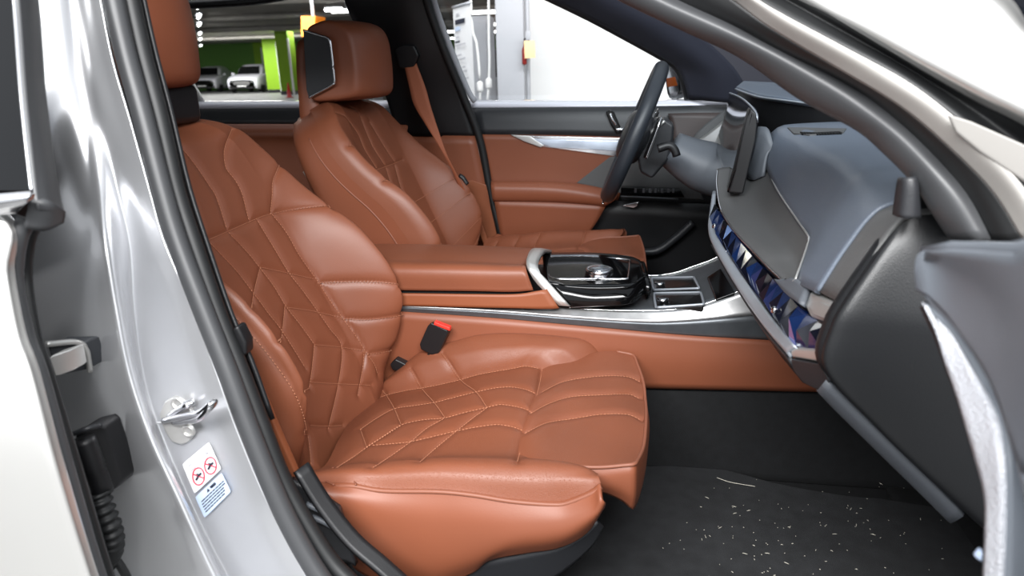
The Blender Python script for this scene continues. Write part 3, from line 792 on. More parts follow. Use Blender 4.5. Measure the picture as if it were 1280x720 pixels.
# instrument hood
hood_t = P3([(920, 108, .44), (929, 101, .58), (980, 103, .58), (1100, 130, .5), (1100, 140, .02), (1022, 127, .10), (984, 122, .16), (947, 117, .27)])
prism([p for p in hood_t], (0, 0, -.012), 'instrument_hood', 'dash_soft', dash, .003)
hb = [p+V(.006, .004, -.010) for p in hood_t]
prism(hb, (0, 0, -.16), 'hood_body', 'black_plastic', dash, .003)
tube([p+V(-.001, -.001, -.006) for p in (hood_t[0], hood_t[7], hood_t[6], hood_t[5], hood_t[5].lerp(hood_t[4], .6))], .0022, 'hood_lip', 'strip_metal', dash, n=40, k=6)
# curved display
dn = [[P(912, 117, .42), P(893, 180, .42)], [P(926, 123, .25), P(898, 196, .25)], [P(938, 133, .06), P(906, 222, .06)], [P(940, 141, -.06), P(909, 240, -.06)]]
loft([[a, a.lerp(b, .5)+V(.004, 0, 0), b] for a, b in dn], 'curved_display', 'screen', dash, 20, 30, .012, 1)
prism([P(938, 134, -.055), P(945, 141, -.065), P(947, 152, -.068), P(945, 175, -.068), P(929, 243, -.068), P(910, 241, -.062), P(918, 214, -.06), P(934, 147, -.06)], (.0, .03, 0), 'display_edge', 'black_plastic', dash, .004)
tube([P(912, 116, .42), P(926, 122, .25), P(938, 132, .06), P(946, 143, -.066), P(947, 153, -.069)], .0018, 'display_rim', 'strip_metal', dash, n=40, k=6)
# trim around the display and the wheel
loft([P3([(948, 158, .0), (960, 161, -.01), (969, 187, -.03)]), P3([(940, 199, .0), (950, 198, -.02), (960, 193, -.03)]), P3([(930, 214, .02), (940, 225, -.02), (955, 220, -.05)])], 'display_surround', 'grey_plastic', dash, 10, 8, .006)
loft([P3([(862, 178, .52), (880, 158, .55), (906, 138, .58)]), P3([(866, 180, .50), (884, 168, .53), (908, 150, .56)])], 'trim_arc', 'dash_panel', dash, 14, 5, .008)
loft([P3([(867, 180, .48), (884, 167, .52), (906, 150, .55)]), P3([(880, 187, .45), (896, 180, .47), (912, 172, .50)]), P3([(894, 195, .40), (908, 193, .40), (922, 196, .40)])], 'silver_trim', 'satin_metal', dash, 14, 10, .006)
# body of the dash behind all that
loft([sec(.70, (.30, .80), (.26, .9), (.32, .96), (.6, .985), (.85, .985)), sec(.3, (.26, .80), (.24, .86), (.30, .92), (.6, .965), (.85, .985)), sec(.0, (.24, .78), (.24, .86), (.30, .93), (.6, .965), (.85, .985))], 'dash_core', 'black_plastic', dash, 20, 14, .01, -1)
loft([sec(.70, (.30, .80), (.36, .62), (.6, .5)), sec(-.1, (.22, .77), (.36, .62), (.6, .5))], 'knee_panel', 'black_plastic', dash, 14, 4, .01)
# steering column with its shroud
colp = [P(838, 186, .38), P(862, 200, .38), P(890, 212, .38), P(930, 225, .38)]
tube(colp, .076, 'column_shroud', 'grey_plastic', dash, n=24, k=20, sq=.85, taper=lambda t: .70+.30*min(1, t*2.2), up=(0, 0, 1))

# ================================================================== STEERING WHEEL
wc = P(792, 167, .38); wt = P(826, 88, .38)-P(759, 245, .38); wup = wt.normalized(); wax = V(-wup.z, 0, wup.x); R_W = wt.length/2
whl = thing('steering_wheel', 'black leather steering wheel in front of the driver seat, seen edge on', 'steering wheel', tuple(wc-V(0, 0, R_W)))
wy = V(0, 1, 0)
ring = [wc+wup*(R_W*math.cos(t))+wy*(R_W*math.sin(t)) for t in [2*math.pi*i/64 for i in range(64)]]
mat('wheel_leather', rgb(38, 42, 48), .42, bump=('voronoi', 700, .2))
rim_ = tube(ring, .0185, 'rim', 'wheel_leather', whl, raw=True, closed=True, k=16, sq=1.0, up=tuple(wax))
tube([p-wax*.0 + (p-wc).normalized()*-.0188 for p in ring], .0012, 'rim_seam', 'piping' if False else 'grey_plastic', rim_, raw=True, closed=True, k=5, up=tuple(wax))
def hubring(s, d): return [wc+wax*d+wup*(.075*s*math.cos(t)*(.8 if math.cos(t) > 0 else 1))+wy*(.095*s*math.sin(t)) for t in [2*math.pi*i/32 for i in range(33)]]
loft([hubring(.05, .028), hubring(.6, .027), hubring(.9, .018), hubring(1, .0), hubring(.9, -.03), hubring(.5, -.04)], 'airbag_cover', 'dark_plastic', whl, 33, 20, 0)
for s in (-1, 1):
    loft([[wc+wy*s*.08+wup*.03, wc+wy*s*.13+wup*.028, wc+wy*s*(R_W-.01)+wup*.03], [wc+wy*s*.08-wup*.03, wc+wy*s*.13-wup*.02, wc+wy*s*(R_W-.01)-wup*.012]], 'spoke', 'satin_metal', whl, 8, 5, .016)
    pdl = [wc-wax*.035+wy*s*.10+wup*.06, wc-wax*.04+wy*s*.14+wup*.065, wc-wax*.045+wy*s*.15-wup*.03, wc-wax*.04+wy*s*.10-wup*.035]
    prism(pdl, tuple(-wax*.006), 'shift_paddle', 'black_plastic', whl, .002)
    tube([pdl[0], pdl[1], pdl[2]], .0016, 'paddle_edge', 'chrome', whl, n=14, k=6)
loft([[wc-wup*.06+wy*.02, wc-wup*(R_W-.01)+wy*.015], [wc-wup*.06-wy*.02, wc-wup*(R_W-.01)-wy*.015]], 'lower_spoke', 'satin_metal', whl, 8, 5, .014)
tube([wc-wup*(R_W+.016)+wax*.004-wy*.06, wc-wup*(R_W+.0165)+wax*.006, wc-wup*(R_W+.016)+wax*.004+wy*.06], .003, 'lower_clip', 'chrome', whl, n=10, k=6)
# hub body behind the wheel and stalk
prism(PY([(803, 176), (818, 150), (832, 149), (843, 156), (842, 172), (836, 200), (815, 224), (800, 216), (796, 195)], .33), (0, .10, 0), 'hub_housing', 'dark_plastic', whl, .008)
tube(PY([(808, 170), (820, 160), (831, 151)], .325), .004, 'housing_trim', 'satin_metal', whl, n=10)
stk = tube(PY([(822, 186), (836, 182), (843, 187), (846, 195)], .24), .010, 'stalk', 'black_plastic', whl, n=12, k=10)
# ================================================================== FAR DOORS
dd = thing('car_door', 'closed driver door with tan lower panel, silver trim strip and black upper edge', 'car door', (-.1, .75, .35))
YD = .72
def yd(z): return .74-.0*z
belt = [(592, 134, .745), (700, 133, .745), (800, 132, .745), (905, 130, .745), (960, 128, .745)]
b1 = P3(belt)
u2 = P3([(597, 168, .71), (700, 169, .71), (775, 171, .71), (850, 174, .71), (960, 180, .71)])
um = [a.lerp(b, .3)+V(0, -.012, .004) for a, b in zip(b1, u2)]
loft([[p+V(0, .06, .004) for p in b1], b1, um, u2], 'upper_trim', 'dark_plastic', dd, 30, 12, .008)
wl = P3([(588, 126, .79), (700, 126, .79), (800, 126, .79), (860, 125, .79), (960, 122, .79)])
loft([wl, [p+V(0, -.05, -.004) for p in wl], [p+V(0, -.055, -.018) for p in wl]], 'window_sill', 'car_white', dd, 24, 5, .006)
# tan panel below
l1 = P3([(597, 167, .712), (700, 168, .712), (775, 170, .712), (840, 173, .712)])
l2 = P3([(606, 200, .715), (690, 205, .715), (745, 210, .715), (790, 215, .715)])
l3 = P3([(613, 230, .715), (690, 232, .715), (735, 238, .715), (775, 242, .715)])
l4 = P3([(630, 312, .71), (690, 313, .71), (735, 314, .71), (760, 314, .71)])
loft([l1, l2, l3, l4], 'door_panel', 'leather_smooth', dd, 24, 14, .01)
# trim strip with a bright frame
prism(P3([(638, 168.5, .705), (775, 172, .705), (790, 196, .705), (764, 195.5, .705), (677, 184, .705), (660, 178, .705)]), (0, .012, 0), 'trim_strip', 'chrome', dd, .003)
mat('reflection_orange', rgb(150, 70, 20), .2)
mat('pearl_inlay', rgb(220, 230, 245), .12, .6, noise=(9, .25))
prism(P3([(664, 173.5, .702), (785, 176.5, .702), (785, 190, .702), (690, 184.5, .702), (676, 180, .702)]), (0, .01, 0), 'strip_inlay', 'pearl_inlay', dd, .002)
prism(P3([(638, 168.5, .700), (662, 170, .700), (680, 182, .700), (676, 184.5, .700), (655, 177, .700)]), (0, .008, 0), 'strip_tip', 'satin_metal', dd, .002)
# grab handle and switches
hd = prism(P3([(757, 140, .698), (763, 137, .698), (768, 141, .698), (776, 160, .698), (778, 166, .698), (770, 167, .698), (763, 155, .698)]), (0, .02, 0), 'handle_recess', 'gloss_black', dd, .003)
tube(P3([(763, 142, .692), (766, 150, .690), (770, 156, .692)]), .006, 'door_handle', 'chrome', hd, n=12, k=10, sq=.6)
tube(P3([(770, 161.5, .692), (779, 161.5, .692)]), .006, 'lock_button', 'chrome', hd, n=6, k=10, sq=.7)
# lower grey corner, armrest, switch panel, dark pocket
prism(P3([(720, 229, .708), (762, 196, .708), (790, 192, .708), (862, 200, .708), (880, 250, .708), (790, 245, .708)]), (0, .01, 0), 'speaker_panel', 'dash_panel', dd, .003)
ar = [P3([(613, 229, .71), (690, 230, .71), (740, 236, .71), (770, 242, .70)]), P3([(614, 227, .67), (690, 228, .67), (742, 234, .67), (772, 244, .67)]), P3([(614, 234, .64), (690, 236, .64), (742, 243, .64), (768, 250, .65)]), P3([(616, 249, .645), (690, 250, .645), (742, 254, .645), (757, 257, .65)]), P3([(618, 252, .68), (690, 254, .68), (738, 257, .68), (752, 260, .68)])]
loft(ar, 'door_armrest', 'leather_smooth', dd, 30, 24, .006, 0)
low_ = [P3([(618, 250, .655), (690, 252, .655), (738, 255, .655), (757, 258, .655)]), P3([(624, 285, .665), (690, 290, .665), (725, 290, .665), (742, 283, .665)]), P3([(632, 315, .68), (680, 315, .68), (705, 314, .68), (720, 308, .68)])]
loft(low_, 'lower_panel', 'leather_smooth', dd, 20, 10, .006)
swp = prism(P3([(776, 234, .66), (850, 237, .66), (856, 247, .66), (776, 245, .66)]), (0, .03, 0), 'switch_panel', 'gloss_black', dd, .002)
for a in (793, 803, 811, 818, 826, 834, 840): prism(P3([(a, 236, .657), (a+3, 236, .657), (a+3, 241, .657), (a, 241, .657)]), (0, .004, 0), 'window_switch', 'grey_plastic', swp, .0006)
tube(P3([(776, 245.5, .655), (815, 247, .655), (848, 249, .655)]), .002, 'switch_edge', 'stone_trim', swp, n=12, k=6)
loft([P3([(757, 250, .70), (800, 252, .70), (900, 255, .70)]), P3([(700, 318, .71), (800, 330, .71), (900, 345, .71)]), P3([(690, 345, .71), (800, 370, .71), (900, 380, .71)])], 'door_pocket', 'black_plastic', dd, 16, 10, .01)
tube(P3([(800, 315, .67), (822, 313, .67), (845, 297, .67), (866, 278, .67)]), .012, 'pocket_edge', 'dark_plastic', dd, n=20, k=8)
prism(P3([(778, 257, .668), (799, 252, .668), (796, 258, .668), (792, 260, .668)]), (0, .004, 0), 'release_lever', 'chrome', dd, .001)
mat('walnut_dark', rgb(70, 60, 58), .5)
loft([P3([(835, 142, .70), (870, 141, .70), (905, 141, .70)]), P3([(840, 160, .695), (875, 165, .695), (910, 170, .695)]), P3([(842, 178, .69), (875, 190, .69), (910, 200, .69)])], 'front_panel', 'walnut_dark', dd, 12, 8, .008)
box((-.47, .735, .36), (.86, .775, .965), 'door_shell', 'black_plastic', dd, .01)
# window frame, pane and the mirror outside
afr = P3([(560, -70, .57), (600, -50, .58), (660, -14, .62), (690, 1, .64), (735, 23, .665), (780, 47, .70), (832, 76, .725), (846, 88, .735), (853, 104, .74), (858, 124, .75)])
tube(afr, .007, 'window_frame', 'black_plastic', dd, n=60)
pane = [(-.95, .60, 1.40), (-.5, .58, 1.40), (-.25, .645, 1.29), (-.04, .70, 1.17), (.14, .755, 1.0), (-.51, .765, .985)]
prism([P(533, -25, .60)+V(0, .02, 0), *[p+V(0, .012, 0) for p in afr[2:]], P(592, 128, .765)], (0, .004, 0), 'window_pane', 'glass', dd, 0)
prism(P3([(858, 124, .752), (846, 88, .737), (870, 100, .74), (905, 131, .745)]), (0, .02, 0), 'mirror_triangle', 'black_plastic', dd, .003)
mir = loft([P3([(828, 82, .96), (834, 75, .96), (842, 77, .96), (848, 90, .96), (850, 112, .96), (846, 124, .96), (836, 121, .96), (832, 100, .96)])+[P(828, 82, .96)], [p+V(.05, .02, 0) for p in P3([(830, 84, .96), (836, 79, .96), (842, 81, .96), (846, 92, .96), (848, 110, .96), (844, 120, .96), (838, 117, .96), (834, 100, .96)])]+[P(830, 84, .96)+V(.05, .02, 0)]], 'wing_mirror', 'dark_plastic', dd, 24, 5, .003)
mg = P3([(830, 84, .957), (835, 78, .957), (841, 80, .957), (846, 91, .957), (848, 111, .957), (845, 121, .957), (837, 119, .957), (833, 100, .957)])
prism(mg, (.002, -.003, 0), 'mirror_glass', 'chrome', mir, 0)
prism(P3([(833, 98, .95), (844, 96, .95), (847, 107, .95), (834, 109, .95)]), (0, -.002, 0), 'mirror_reflection', 'reflection_orange', mir, .001)  # orange patch painted as the reflection in the mirror

rd = thing('car_door', 'closed rear door on the far side with tan panel and bright window sill', 'car door', (-1.2, .75, .35))
w1 = P3([(60, 127, .79), (150, 127, .79), (257, 127, .79), (370, 126.5, .79), (480, 126, .79), (500, 126, .79)])
loft([w1, [p+V(0, -.05, -.004) for p in w1], [p+V(0, -.055, -.02) for p in w1]], 'window_sill', 'car_white', rd, 24, 5, .006)
e1 = P3([(60, 133, .742), (150, 133, .742), (257, 133, .742), (370, 132, .742), (500, 132, .742)])
e2 = P3([(60, 158, .715), (150, 158, .715), (257, 157, .715), (370, 157, .715), (510, 157, .715)])
loft([[p+V(0, .05, .004) for p in e1], e1, e2], 'upper_trim', 'dark_plastic', rd, 20, 8, .008)
f1 = P3([(60, 157, .70), (150, 157, .70), (257, 156, .70), (370, 156, .70), (510, 157, .70)])
f2 = [p+V(0, -.02, -.03) for p in f1]; f3 = [p+V(0, .015, -.06) for p in f2]; f4 = [p+V(0, 0, -.30) for p in f3]
loft([f1, f2, f3, f4], 'door_panel', 'leather_smooth', rd, 20, 16, .008)
prism(P3([(378, 215, .69), (391, 204, .69), (398, 216, .69), (392, 226, .69), (384, 224, .69)]), (0, .01, 0), 'door_handle', 'satin_metal', rd, .002)
box((-1.9, .735, .36), (-.50, .775, .985), 'door_shell', 'black_plastic', rd, .01)
loft([P3([(205, 60, .72), (228, 95, .75), (246, 130, .77)]), P3([(214, 60, .72), (238, 98, .75), (257, 129, .77)])], 'window_bar', 'satin_metal', rd, 10, 4, .01)
tube(P3([(190, 8, .62), (280, 4, .60), (340, -2, .60), (420, -20, .58)]), .012, 'window_frame', 'black_plastic', rd, n=30)
prism([P(200, 6, .64), P(340, -4, .62), P(430, -20, .60), P(480, 128, .77), P(250, 128, .77), P(205, 60, .74)], (0, .004, 0), 'window_pane', 'glass', rd, 0)
prism(P3([(150, -10, .65), (205, -4, .65), (205, 60, .72), (246, 131, .77), (120, 131, .77)]), (0, .05, 0), 'rear_quarter', 'black_plastic', rd, .004)

# ================================================================== CAR BODY
car = thing('car', 'silver car whose pillars, seals and black floor frame the cabin', 'car', (0, 0, .28))
# far pillar between the doors
fp = [P3([(425, -60, .56), (432, 0, .60), (445, 30, .63), (470, 75, .66), (485, 125, .70), (500, 170, .72)]), P3([(480, -60, .545), (495, 0, .58), (508, 60, .62), (520, 120, .67), (535, 170, .70)]), P3([(530, -60, .56), (538, 0, .60), (557, 60, .64), (580, 120, .69), (597, 172, .71)])]
loft(fp, 'far_pillar_trim', 'black_plastic', car, 30, 14, .012)
fq = [P3([(500, 168, .71), (505, 230, .72), (520, 310, .72)]), P3([(548, 169, .70), (560, 230, .705), (575, 310, .71)]), P3([(594, 170, .70), (608, 235, .71), (620, 310, .715)])]
loft(fq, 'far_pillar_panel', 'leather_smooth', car, 14, 10, .01)
prism(P3([(505, 240, .70), (590, 225, .70), (610, 232, .70), (622, 300, .70), (540, 310, .70)]), (0, .01, 0), 'pillar_foot_trim', 'orange_trim', car, .003)
tube(P3([(520, -60, .55), (533, 0, .59), (554, 60, .63), (579, 120, .675), (600, 175, .70), (612, 235, .71), (624, 285, .70), (632, 320, .70)]), .012, 'far_door_seal', 'rubber_dark', car, n=70, k=10)
tube(P3([(529, -60, .57), (542, 0, .61), (563, 60, .655), (585, 113, .70), (594, 127, .71)]), .009, 'far_door_flange', 'steel_grey', car, n=40, k=8)
anc = prism(P3([(496, 62, .62), (504, 56, .62), (520, 57, .62), (526, 70, .625), (520, 84, .63), (502, 86, .63)]), (0, -.02, 0), 'belt_guide', 'black_plastic', car, .005)
tube([P(584, 231, .60), P(578, 222, .60), P(574, 220, .60)], .008, 'far_seat_knob', 'black_plastic', car, n=8)
# far windscreen pillar, roof and windscreen
fa = [[p+V(.006, -.02, .004) for p in afr[1:]], P3([(700, -50, .56), (770, -14, .58), (815, 5, .60), (862, 35, .62), (900, 66, .64), (925, 95, .66), (940, 130, .70)][:7])]
fam = [a.lerp(b, .5)+V(0, -.03, 0) for a, b in zip(cr(fa[0], 9), cr(fa[1], 9))]
loft([fa[0], fam, fa[1]], 'far_windscreen_pillar_trim', 'fabric_dark', car, 40, 14, .01)
A_in = [V(-.50, -.54, 1.43), V(-.25, -.55, 1.35), V(-.02, -.575, 1.205)]
# near windscreen pillar, in bands from the cabin outwards
def band(pts): return P3(pts)
n0 = [(640, -75, -.52), (720, -30, -.54), (787, 5, -.56), (853, 36, -.58), (925, 70, -.595), (1000, 122, -.62), (1070, 160, -.65), (1105, 189, -.675), (1143, 228, -.70), (1165, 262, -.715), (1190, 300, -.72)]
n1 = [(700, -75, -.54), (780, -35, -.56), (853, 3, -.58), (920, 33, -.60), (960, 55, -.615), (1060, 104, -.65), (1127, 154, -.685), (1177, 204, -.715), (1213, 248, -.735), (1240, 300, -.75)]
n2 = [(760, -85, -.57), (840, -45, -.59), (905, -10, -.61), (960, 31, -.635), (1043, 81, -.67), (1127, 132, -.705), (1193, 188, -.735), (1243, 240, -.755), (1280, 300, -.77)]
n3 = [(800, -85, -.59), (880, -45, -.615), (960, 7, -.65), (1043, 52, -.685), (1127, 98, -.715), (1193, 146, -.745), (1262, 212, -.775), (1320, 290, -.79)]
n4 = [(840, -85, -.59), (920, -45, -.61), (1000, -2, -.64), (1060, 30, -.675), (1160, 88, -.72), (1220, 122, -.745), (1285, 155, -.77), (1400, 225, -.79)]
n5 = [(870, -95, -.60), (950, -50, -.625), (1030, -5, -.655), (1090, 25, -.69), (1180, 76, -.735), (1240, 110, -.765), (1300, 140, -.79), (1400, 195, -.81)]
n6 = [(1040, -85, -.56), (1120, -60, -.57), (1200, -30, -.60), (1260, 0, -.63), (1300, 60, -.66), (1400, 130, -.70)]
m0, m1, m2, m3, m4, m5, m6 = map(band, (n0, n1, n2, n3, n4, n5, n6))
def mid_(a, b, off, n=11): return [p.lerp(q, .5)+off for p, q in zip(cr(a, n), cr(b, n))]
m1b = mid_(m0, m1, V(-.004, -.014, .004)); m2b = mid_(m1, m2, V(0, -.004, 0))
loft([[p+V(.02, .03, .0) for p in m0], m0, m1b, m1], 'door_seal', 'rubber', car, 60, 20, .004)
loft([m1, m2b, m2], 'seal_lip', 'rubber_dark', car, 60, 8, .004)
loft([m2, mid_(m2, m3, V(0, -.008, .002)), m3], 'windscreen_pillar_flange', 'paint_flange', car, 60, 12, .004)
m3b = mid_(m3, m4, V(.008, .018, 0))
loft([m3, m3b, m4], 'pillar_groove', 'rubber_dark', car, 60, 8, .004)
loft([m4, m5, mid_(m5, m6, V(0, -.03, .012)), m6], 'windscreen_pillar', 'paint', car, 60, 24, .006)
prism(P3([(1185, 143, -.755), (1215, 152, -.765), (1290, 185, -.785), (1340, 230, -.80), (1300, 240, -.79), (1225, 190, -.765), (1195, 165, -.757)]), (0, .004, 0), 'pillar_cover', 'cover_grey', car, .002)
# trim of the near pillar facing the cabin, seen as a dark band
loft([[p+V(.02, .03, 0) for p in m0], [p+V(.05, .06, .01) for p in m0]], 'pillar_inner_trim', 'fabric_dark', car, 40, 5, .006)
# roof, windscreen
roofx = [-2.0, -1.4, -.9, -.55, -.32]; roofz = [1.36, 1.44, 1.465, 1.455, 1.425]
rows = []
for y, dz in ((-.56, -.03), (-.40, .0), (0, .015), (.40, 0), (.56, -.03)): rows.append([V(x, y, z+dz) for x, z in zip(roofx, roofz)])
loft(rows, 'headliner', 'headliner', car, 24, 16, .02)
loft([[p+V(0, 0, .035) for p in r] for r in rows], 'roof_panel', 'paint', car, 24, 16, .004)
wtop = [V(-.32, -.54, 1.42), V(-.29, -.3, 1.445), V(-.28, 0, 1.45), V(-.29, .3, 1.445), V(-.32, .54, 1.42)]
wbot = [V(.52, -.68, 1.0), V(.80, -.36, 1.0), V(.88, 0, 1.0), V(.80, .36, 1.0), V(.52, .68, 1.0)]
glassmat('windscreen_tint', (.85, .88, .9, 1), .08)
loft([wtop, [a.lerp(b, .5)+V(.03, 0, .03) for a, b in zip(wtop, wbot)], wbot], 'windscreen', 'windscreen_tint', car, 24, 12, .005)
# cowl, bulkhead, bonnet
loft([wbot, [p+V(.25, 0, -.03) for p in wbot], [p+V(1.0, 0, -.12) for p in wbot]], 'bonnet', 'paint', car, 20, 10, .004)
box((.86, -.74, .30), (.90, .74, .98), 'bulkhead', 'carpet', car, .01)
box((-2.0, -.78, .255), (.9, .78, .295), 'floor_pan', 'carpet', car, .01)
# tunnel carpet under the console and toe board
loft([[V(x, -.135, .495) for x in (-.6, 0, .4, .88)], [V(x, -.15, .38) for x in (-.6, 0, .4, .88)], [V(x, -.17, .298) for x in (-.6, 0, .4, .88)]], 'tunnel_carpet', 'carpet', car, 20, 12, .01, -1)
loft([[V(x, .135, .495) for x in (-.6, 0, .4, .88)], [V(x, .17, .298) for x in (-.6, 0, .4, .88)]], 'tunnel_carpet', 'carpet', car, 10, 4, .01, 1)
loft([[V(.50, y, .297) for y in (-.74, -.4, -.15)], [V(.60, y, .32) for y in (-.74, -.4, -.15)], [V(.80, y, .55) for y in (-.74, -.4, -.15)]], 'toe_board', 'carpet', car, 10, 12, .01)
loft([[V(.62, y, .297) for y in (.74, .4, .15)], [V(.80, y, .55) for y in (.74, .4, .15)]], 'toe_board', 'carpet', car, 10, 6, .01)
box((-.40, -.86, .26), (.75, -.74, .40), 'door_sill', 'dark_plastic', car, .02)
box((-1.9, .74, .26), (.9, .86, .40), 'far_sill', 'paint', car, .02)
box((-2.0, -.74, .30), (-1.94, .74, 1.38), 'rear_light_block', 'black_plastic', car, .01)  # unseen box added to block light from the open rear
loft([[V(.62, -.80, .99), V(1.2, -.86, .96), V(1.8, -.84, .88)], [V(.60, -.93, .9), V(1.2, -.96, .88), V(1.8, -.93, .80)], [V(.60, -.95, .6), V(1.2, -.97, .62), V(1.8, -.94, .55)], [V(.58, -.93, .3), V(.75, -.95, .32), V(.85, -.95, .5)]], 'front_fender', 'paint', car, 20, 14, .004)
# kick panel in front of the door hinge
box((.47, -.80, .28), (.86, -.735, .70), 'kick_panel', 'black_plastic', car, .02)
# ---- pillar between the near doors
def yb(py): return -.615-.135*(max(-80, min(py, 800))/720)
def col(pts, off, top=None):                            # the pillar is flat above the belt line and folded below it
    r = []
    for a, b in pts:
        t = max(0, min(1, (b-170)/160)); t = t*t*(3-2*t); o = off if top is None else top+(off-top)*t
        r.append(P(a, b, yb(b)+o))
    return r
K0 = [(160, -60), (172, 0), (187, 67), (207, 143), (229, 235), (253, 310), (283, 397), (310, 460), (335, 530), (362, 597), (392, 645), (428, 690), (468, 725), (540, 790)]
Ks = [(152, -60), (163, 0), (178, 67), (198, 143), (220, 238), (241, 303), (270, 387), (299, 460), (326, 530), (352, 597), (380, 650), (412, 700), (440, 730), (500, 790)]
Kg = [(130, -60), (142, 0), (157, 67), (178, 143), (203, 240), (222, 303), (254, 387), (283, 460), (309, 530), (337, 600), (362, 655), (396, 715), (450, 790)]
K2 = [(116, -60), (127, 0), (142, 75), (164, 150), (189, 240), (207, 303), (240, 380), (270, 460), (292, 523), (322, 597), (352, 660), (384, 720), (425, 790)]
K2b = [(104, -60), (116, 0), (130, 75), (150, 150), (170, 235), (188, 303), (222, 380), (250, 460), (272, 523), (302, 597), (334, 660), (366, 720), (408, 790)]
K3 = [(96, -60), (106, 0), (116, 75), (132, 150), (146, 230), (160, 303), (166, 380), (177, 460), (194, 523), (224, 597), (253, 660), (284, 720), (326, 790)]
K4 = [(86, -60), (96, 0), (108, 75), (119, 150), (130, 230), (137, 303), (150, 387), (167, 470), (193, 547), (231, 630), (273, 720), (313, 790)]
K4b = [(76, -60), (86, 0), (96, 75), (107, 150), (117, 230), (124, 303), (136, 387), (152, 470), (179, 547), (217, 630), (259, 720), (299, 790)]
K5 = [(64, -60), (72, 0), (79, 75), (87, 150), (95, 230), (95, 303), (97, 387), (112, 470), (142, 547), (178, 630), (218, 720), (260, 790)]
K6 = [(30, -60), (36, 0), (42, 75), (50, 150), (58, 230), (36, 303), (40, 387), (58, 470), (82, 547), (106, 630), (132, 720), (160, 790)]
loft([col(K2, -.030), col(K2b, -.030), col(K3, -.030, -.033), col(K4, -.075, -.036), col(K4b, -.078, -.041), col(K5, -.052, -.052), col(K6, .02, -.072)], 'centre_pillar', 'paint_inner', car, 80, 60, .004)
tube(col(Kg, -.026), .0125, 'door_seal', 'rubber', car, n=110, k=12)
tube(col(Ks, -.006), .0115, 'door_seal', 'rubber_dark', car, n=110, k=12)
# inner trim of the pillar at the seat foot
loft([[p+V(0, .012, 0) for p in col(K0[9:], .0)], [p+V(0, .03, 0) for p in col([(a+9, b-3) for a, b in K0[9:]], 0)]], 'pillar_foot_cover', 'black_plastic', car, 24, 5, .008)
scv = loft([PY([(364, 598), (380, 605), (400, 618), (424, 634)], -.70), PY([(380, 640), (400, 655), (420, 665), (436, 670)], -.70), PY([(410, 700), (425, 700), (436, 700), (446, 705)], -.70)], 'seat_side_cover', 'dark_plastic', car, 14, 14, .01)
for q in ([(383, 630), (410, 643), (432, 658)], [(390, 646), (412, 656), (434, 673)]): tube(PY(q, -.712), .004, 'cover_ridge', 'grey_plastic', scv, n=14, k=8)
lv = prism(P3([(289, 412, -.70), (296, 407, -.70), (307, 428, -.70), (308, 444, -.70), (302, 446, -.70)]), (0, .02, 0), 'belt_height_lever', 'black_plastic', car, .004)
loft([[p+V(.0, .012, 0) for p in col(K0[:9], 0)], [p+V(-.05, .07, 0) for p in col(K0[:9], 0)]], 'pillar_inner_trim', 'black_plastic', car, 30, 6, .006)
# striker
def on_pil(a, b, d=0): return P(a, b, yb(b)-.030-d)
sp_ = Z(180, 490, 6, [(160, 130), (200, 40), (255, 8), (310, 30), (375, 70), (400, 110), (385, 160), (400, 230), (405, 290), (380, 340), (320, 362), (250, 340), (205, 270), (170, 190)])
strk = prism([on_pil(a, b, -.006) for a, b in sp_], (0, -.012, 0), 'door_striker', 'satin_metal', car, .002)
for a, b in Z(180, 490, 6, [(258, 78), (342, 285)]):
    lathe([(.009, 0), (.0085, .004), (.006, .005), (.005, .002), (.001, .002)], on_pil(a, b, .006), (0, -1, 0), 'striker_bolt', 'satin_metal', strk, 20)
tube([on_pil(205, 526, .006), on_pil(222, 522, .018), on_pil(248, 516, .032), on_pil(264, 505, .036), on_pil(268, 502, .03)], .0042, 'striker_loop', 'chrome', strk, n=24, k=10)
tube([on_pil(218, 528, .006), on_pil(236, 526, .02), on_pil(248, 523, .032), on_pil(262, 510, .036), on_pil(268, 503, .03)], .0042, 'striker_loop', 'chrome', strk, n=24, k=10)
tube([on_pil(212, 521, .006), on_pil(230, 508, .012), on_pil(243, 502, .006)], .005, 'striker_rib', 'chrome', strk, n=14, k=8)
# warning labels
zs = lambda p: Z(200, 540, 6, p)
def lab_pt(a, b, d): return P(a, b, yb(b)-.0335-d)
def rounded(pts, f=.1):
    o = []
    n = len(pts)
    for i in range(n):
        a, b, c = Vector(pts[i-1]), Vector(pts[i]), Vector(pts[(i+1) % n])
        o += [tuple(b.lerp(a, f)), tuple(b.lerp(a, f*.25).lerp(b.lerp(c, f*.25), .5)), tuple(b.lerp(c, f))]
    return o
W4 = zs([(170, 238), (370, 72), (462, 275), (262, 460)]); B4 = zs([(268, 485), (465, 303), (534, 445), (338, 640)])
lab = prism([lab_pt(a, b, .0) for a, b in rounded(W4)], (0, -.0012, 0), 'warning_label', 'sticker_white', car, 0)
lab2 = prism([lab_pt(a, b, .0) for a, b in rounded(B4)], (0, -.0012, 0), 'warning_label', 'sticker_blue', car, 0)
def lw(q, u, v, d=.0018):                           # a point on a label, u right and v down
    a = Vector(q[0]).lerp(Vector(q[1]), u); b = Vector(q[3]).lerp(Vector(q[2]), u); p = a.lerp(b, v)
    return lab_pt(p[0], p[1], d)
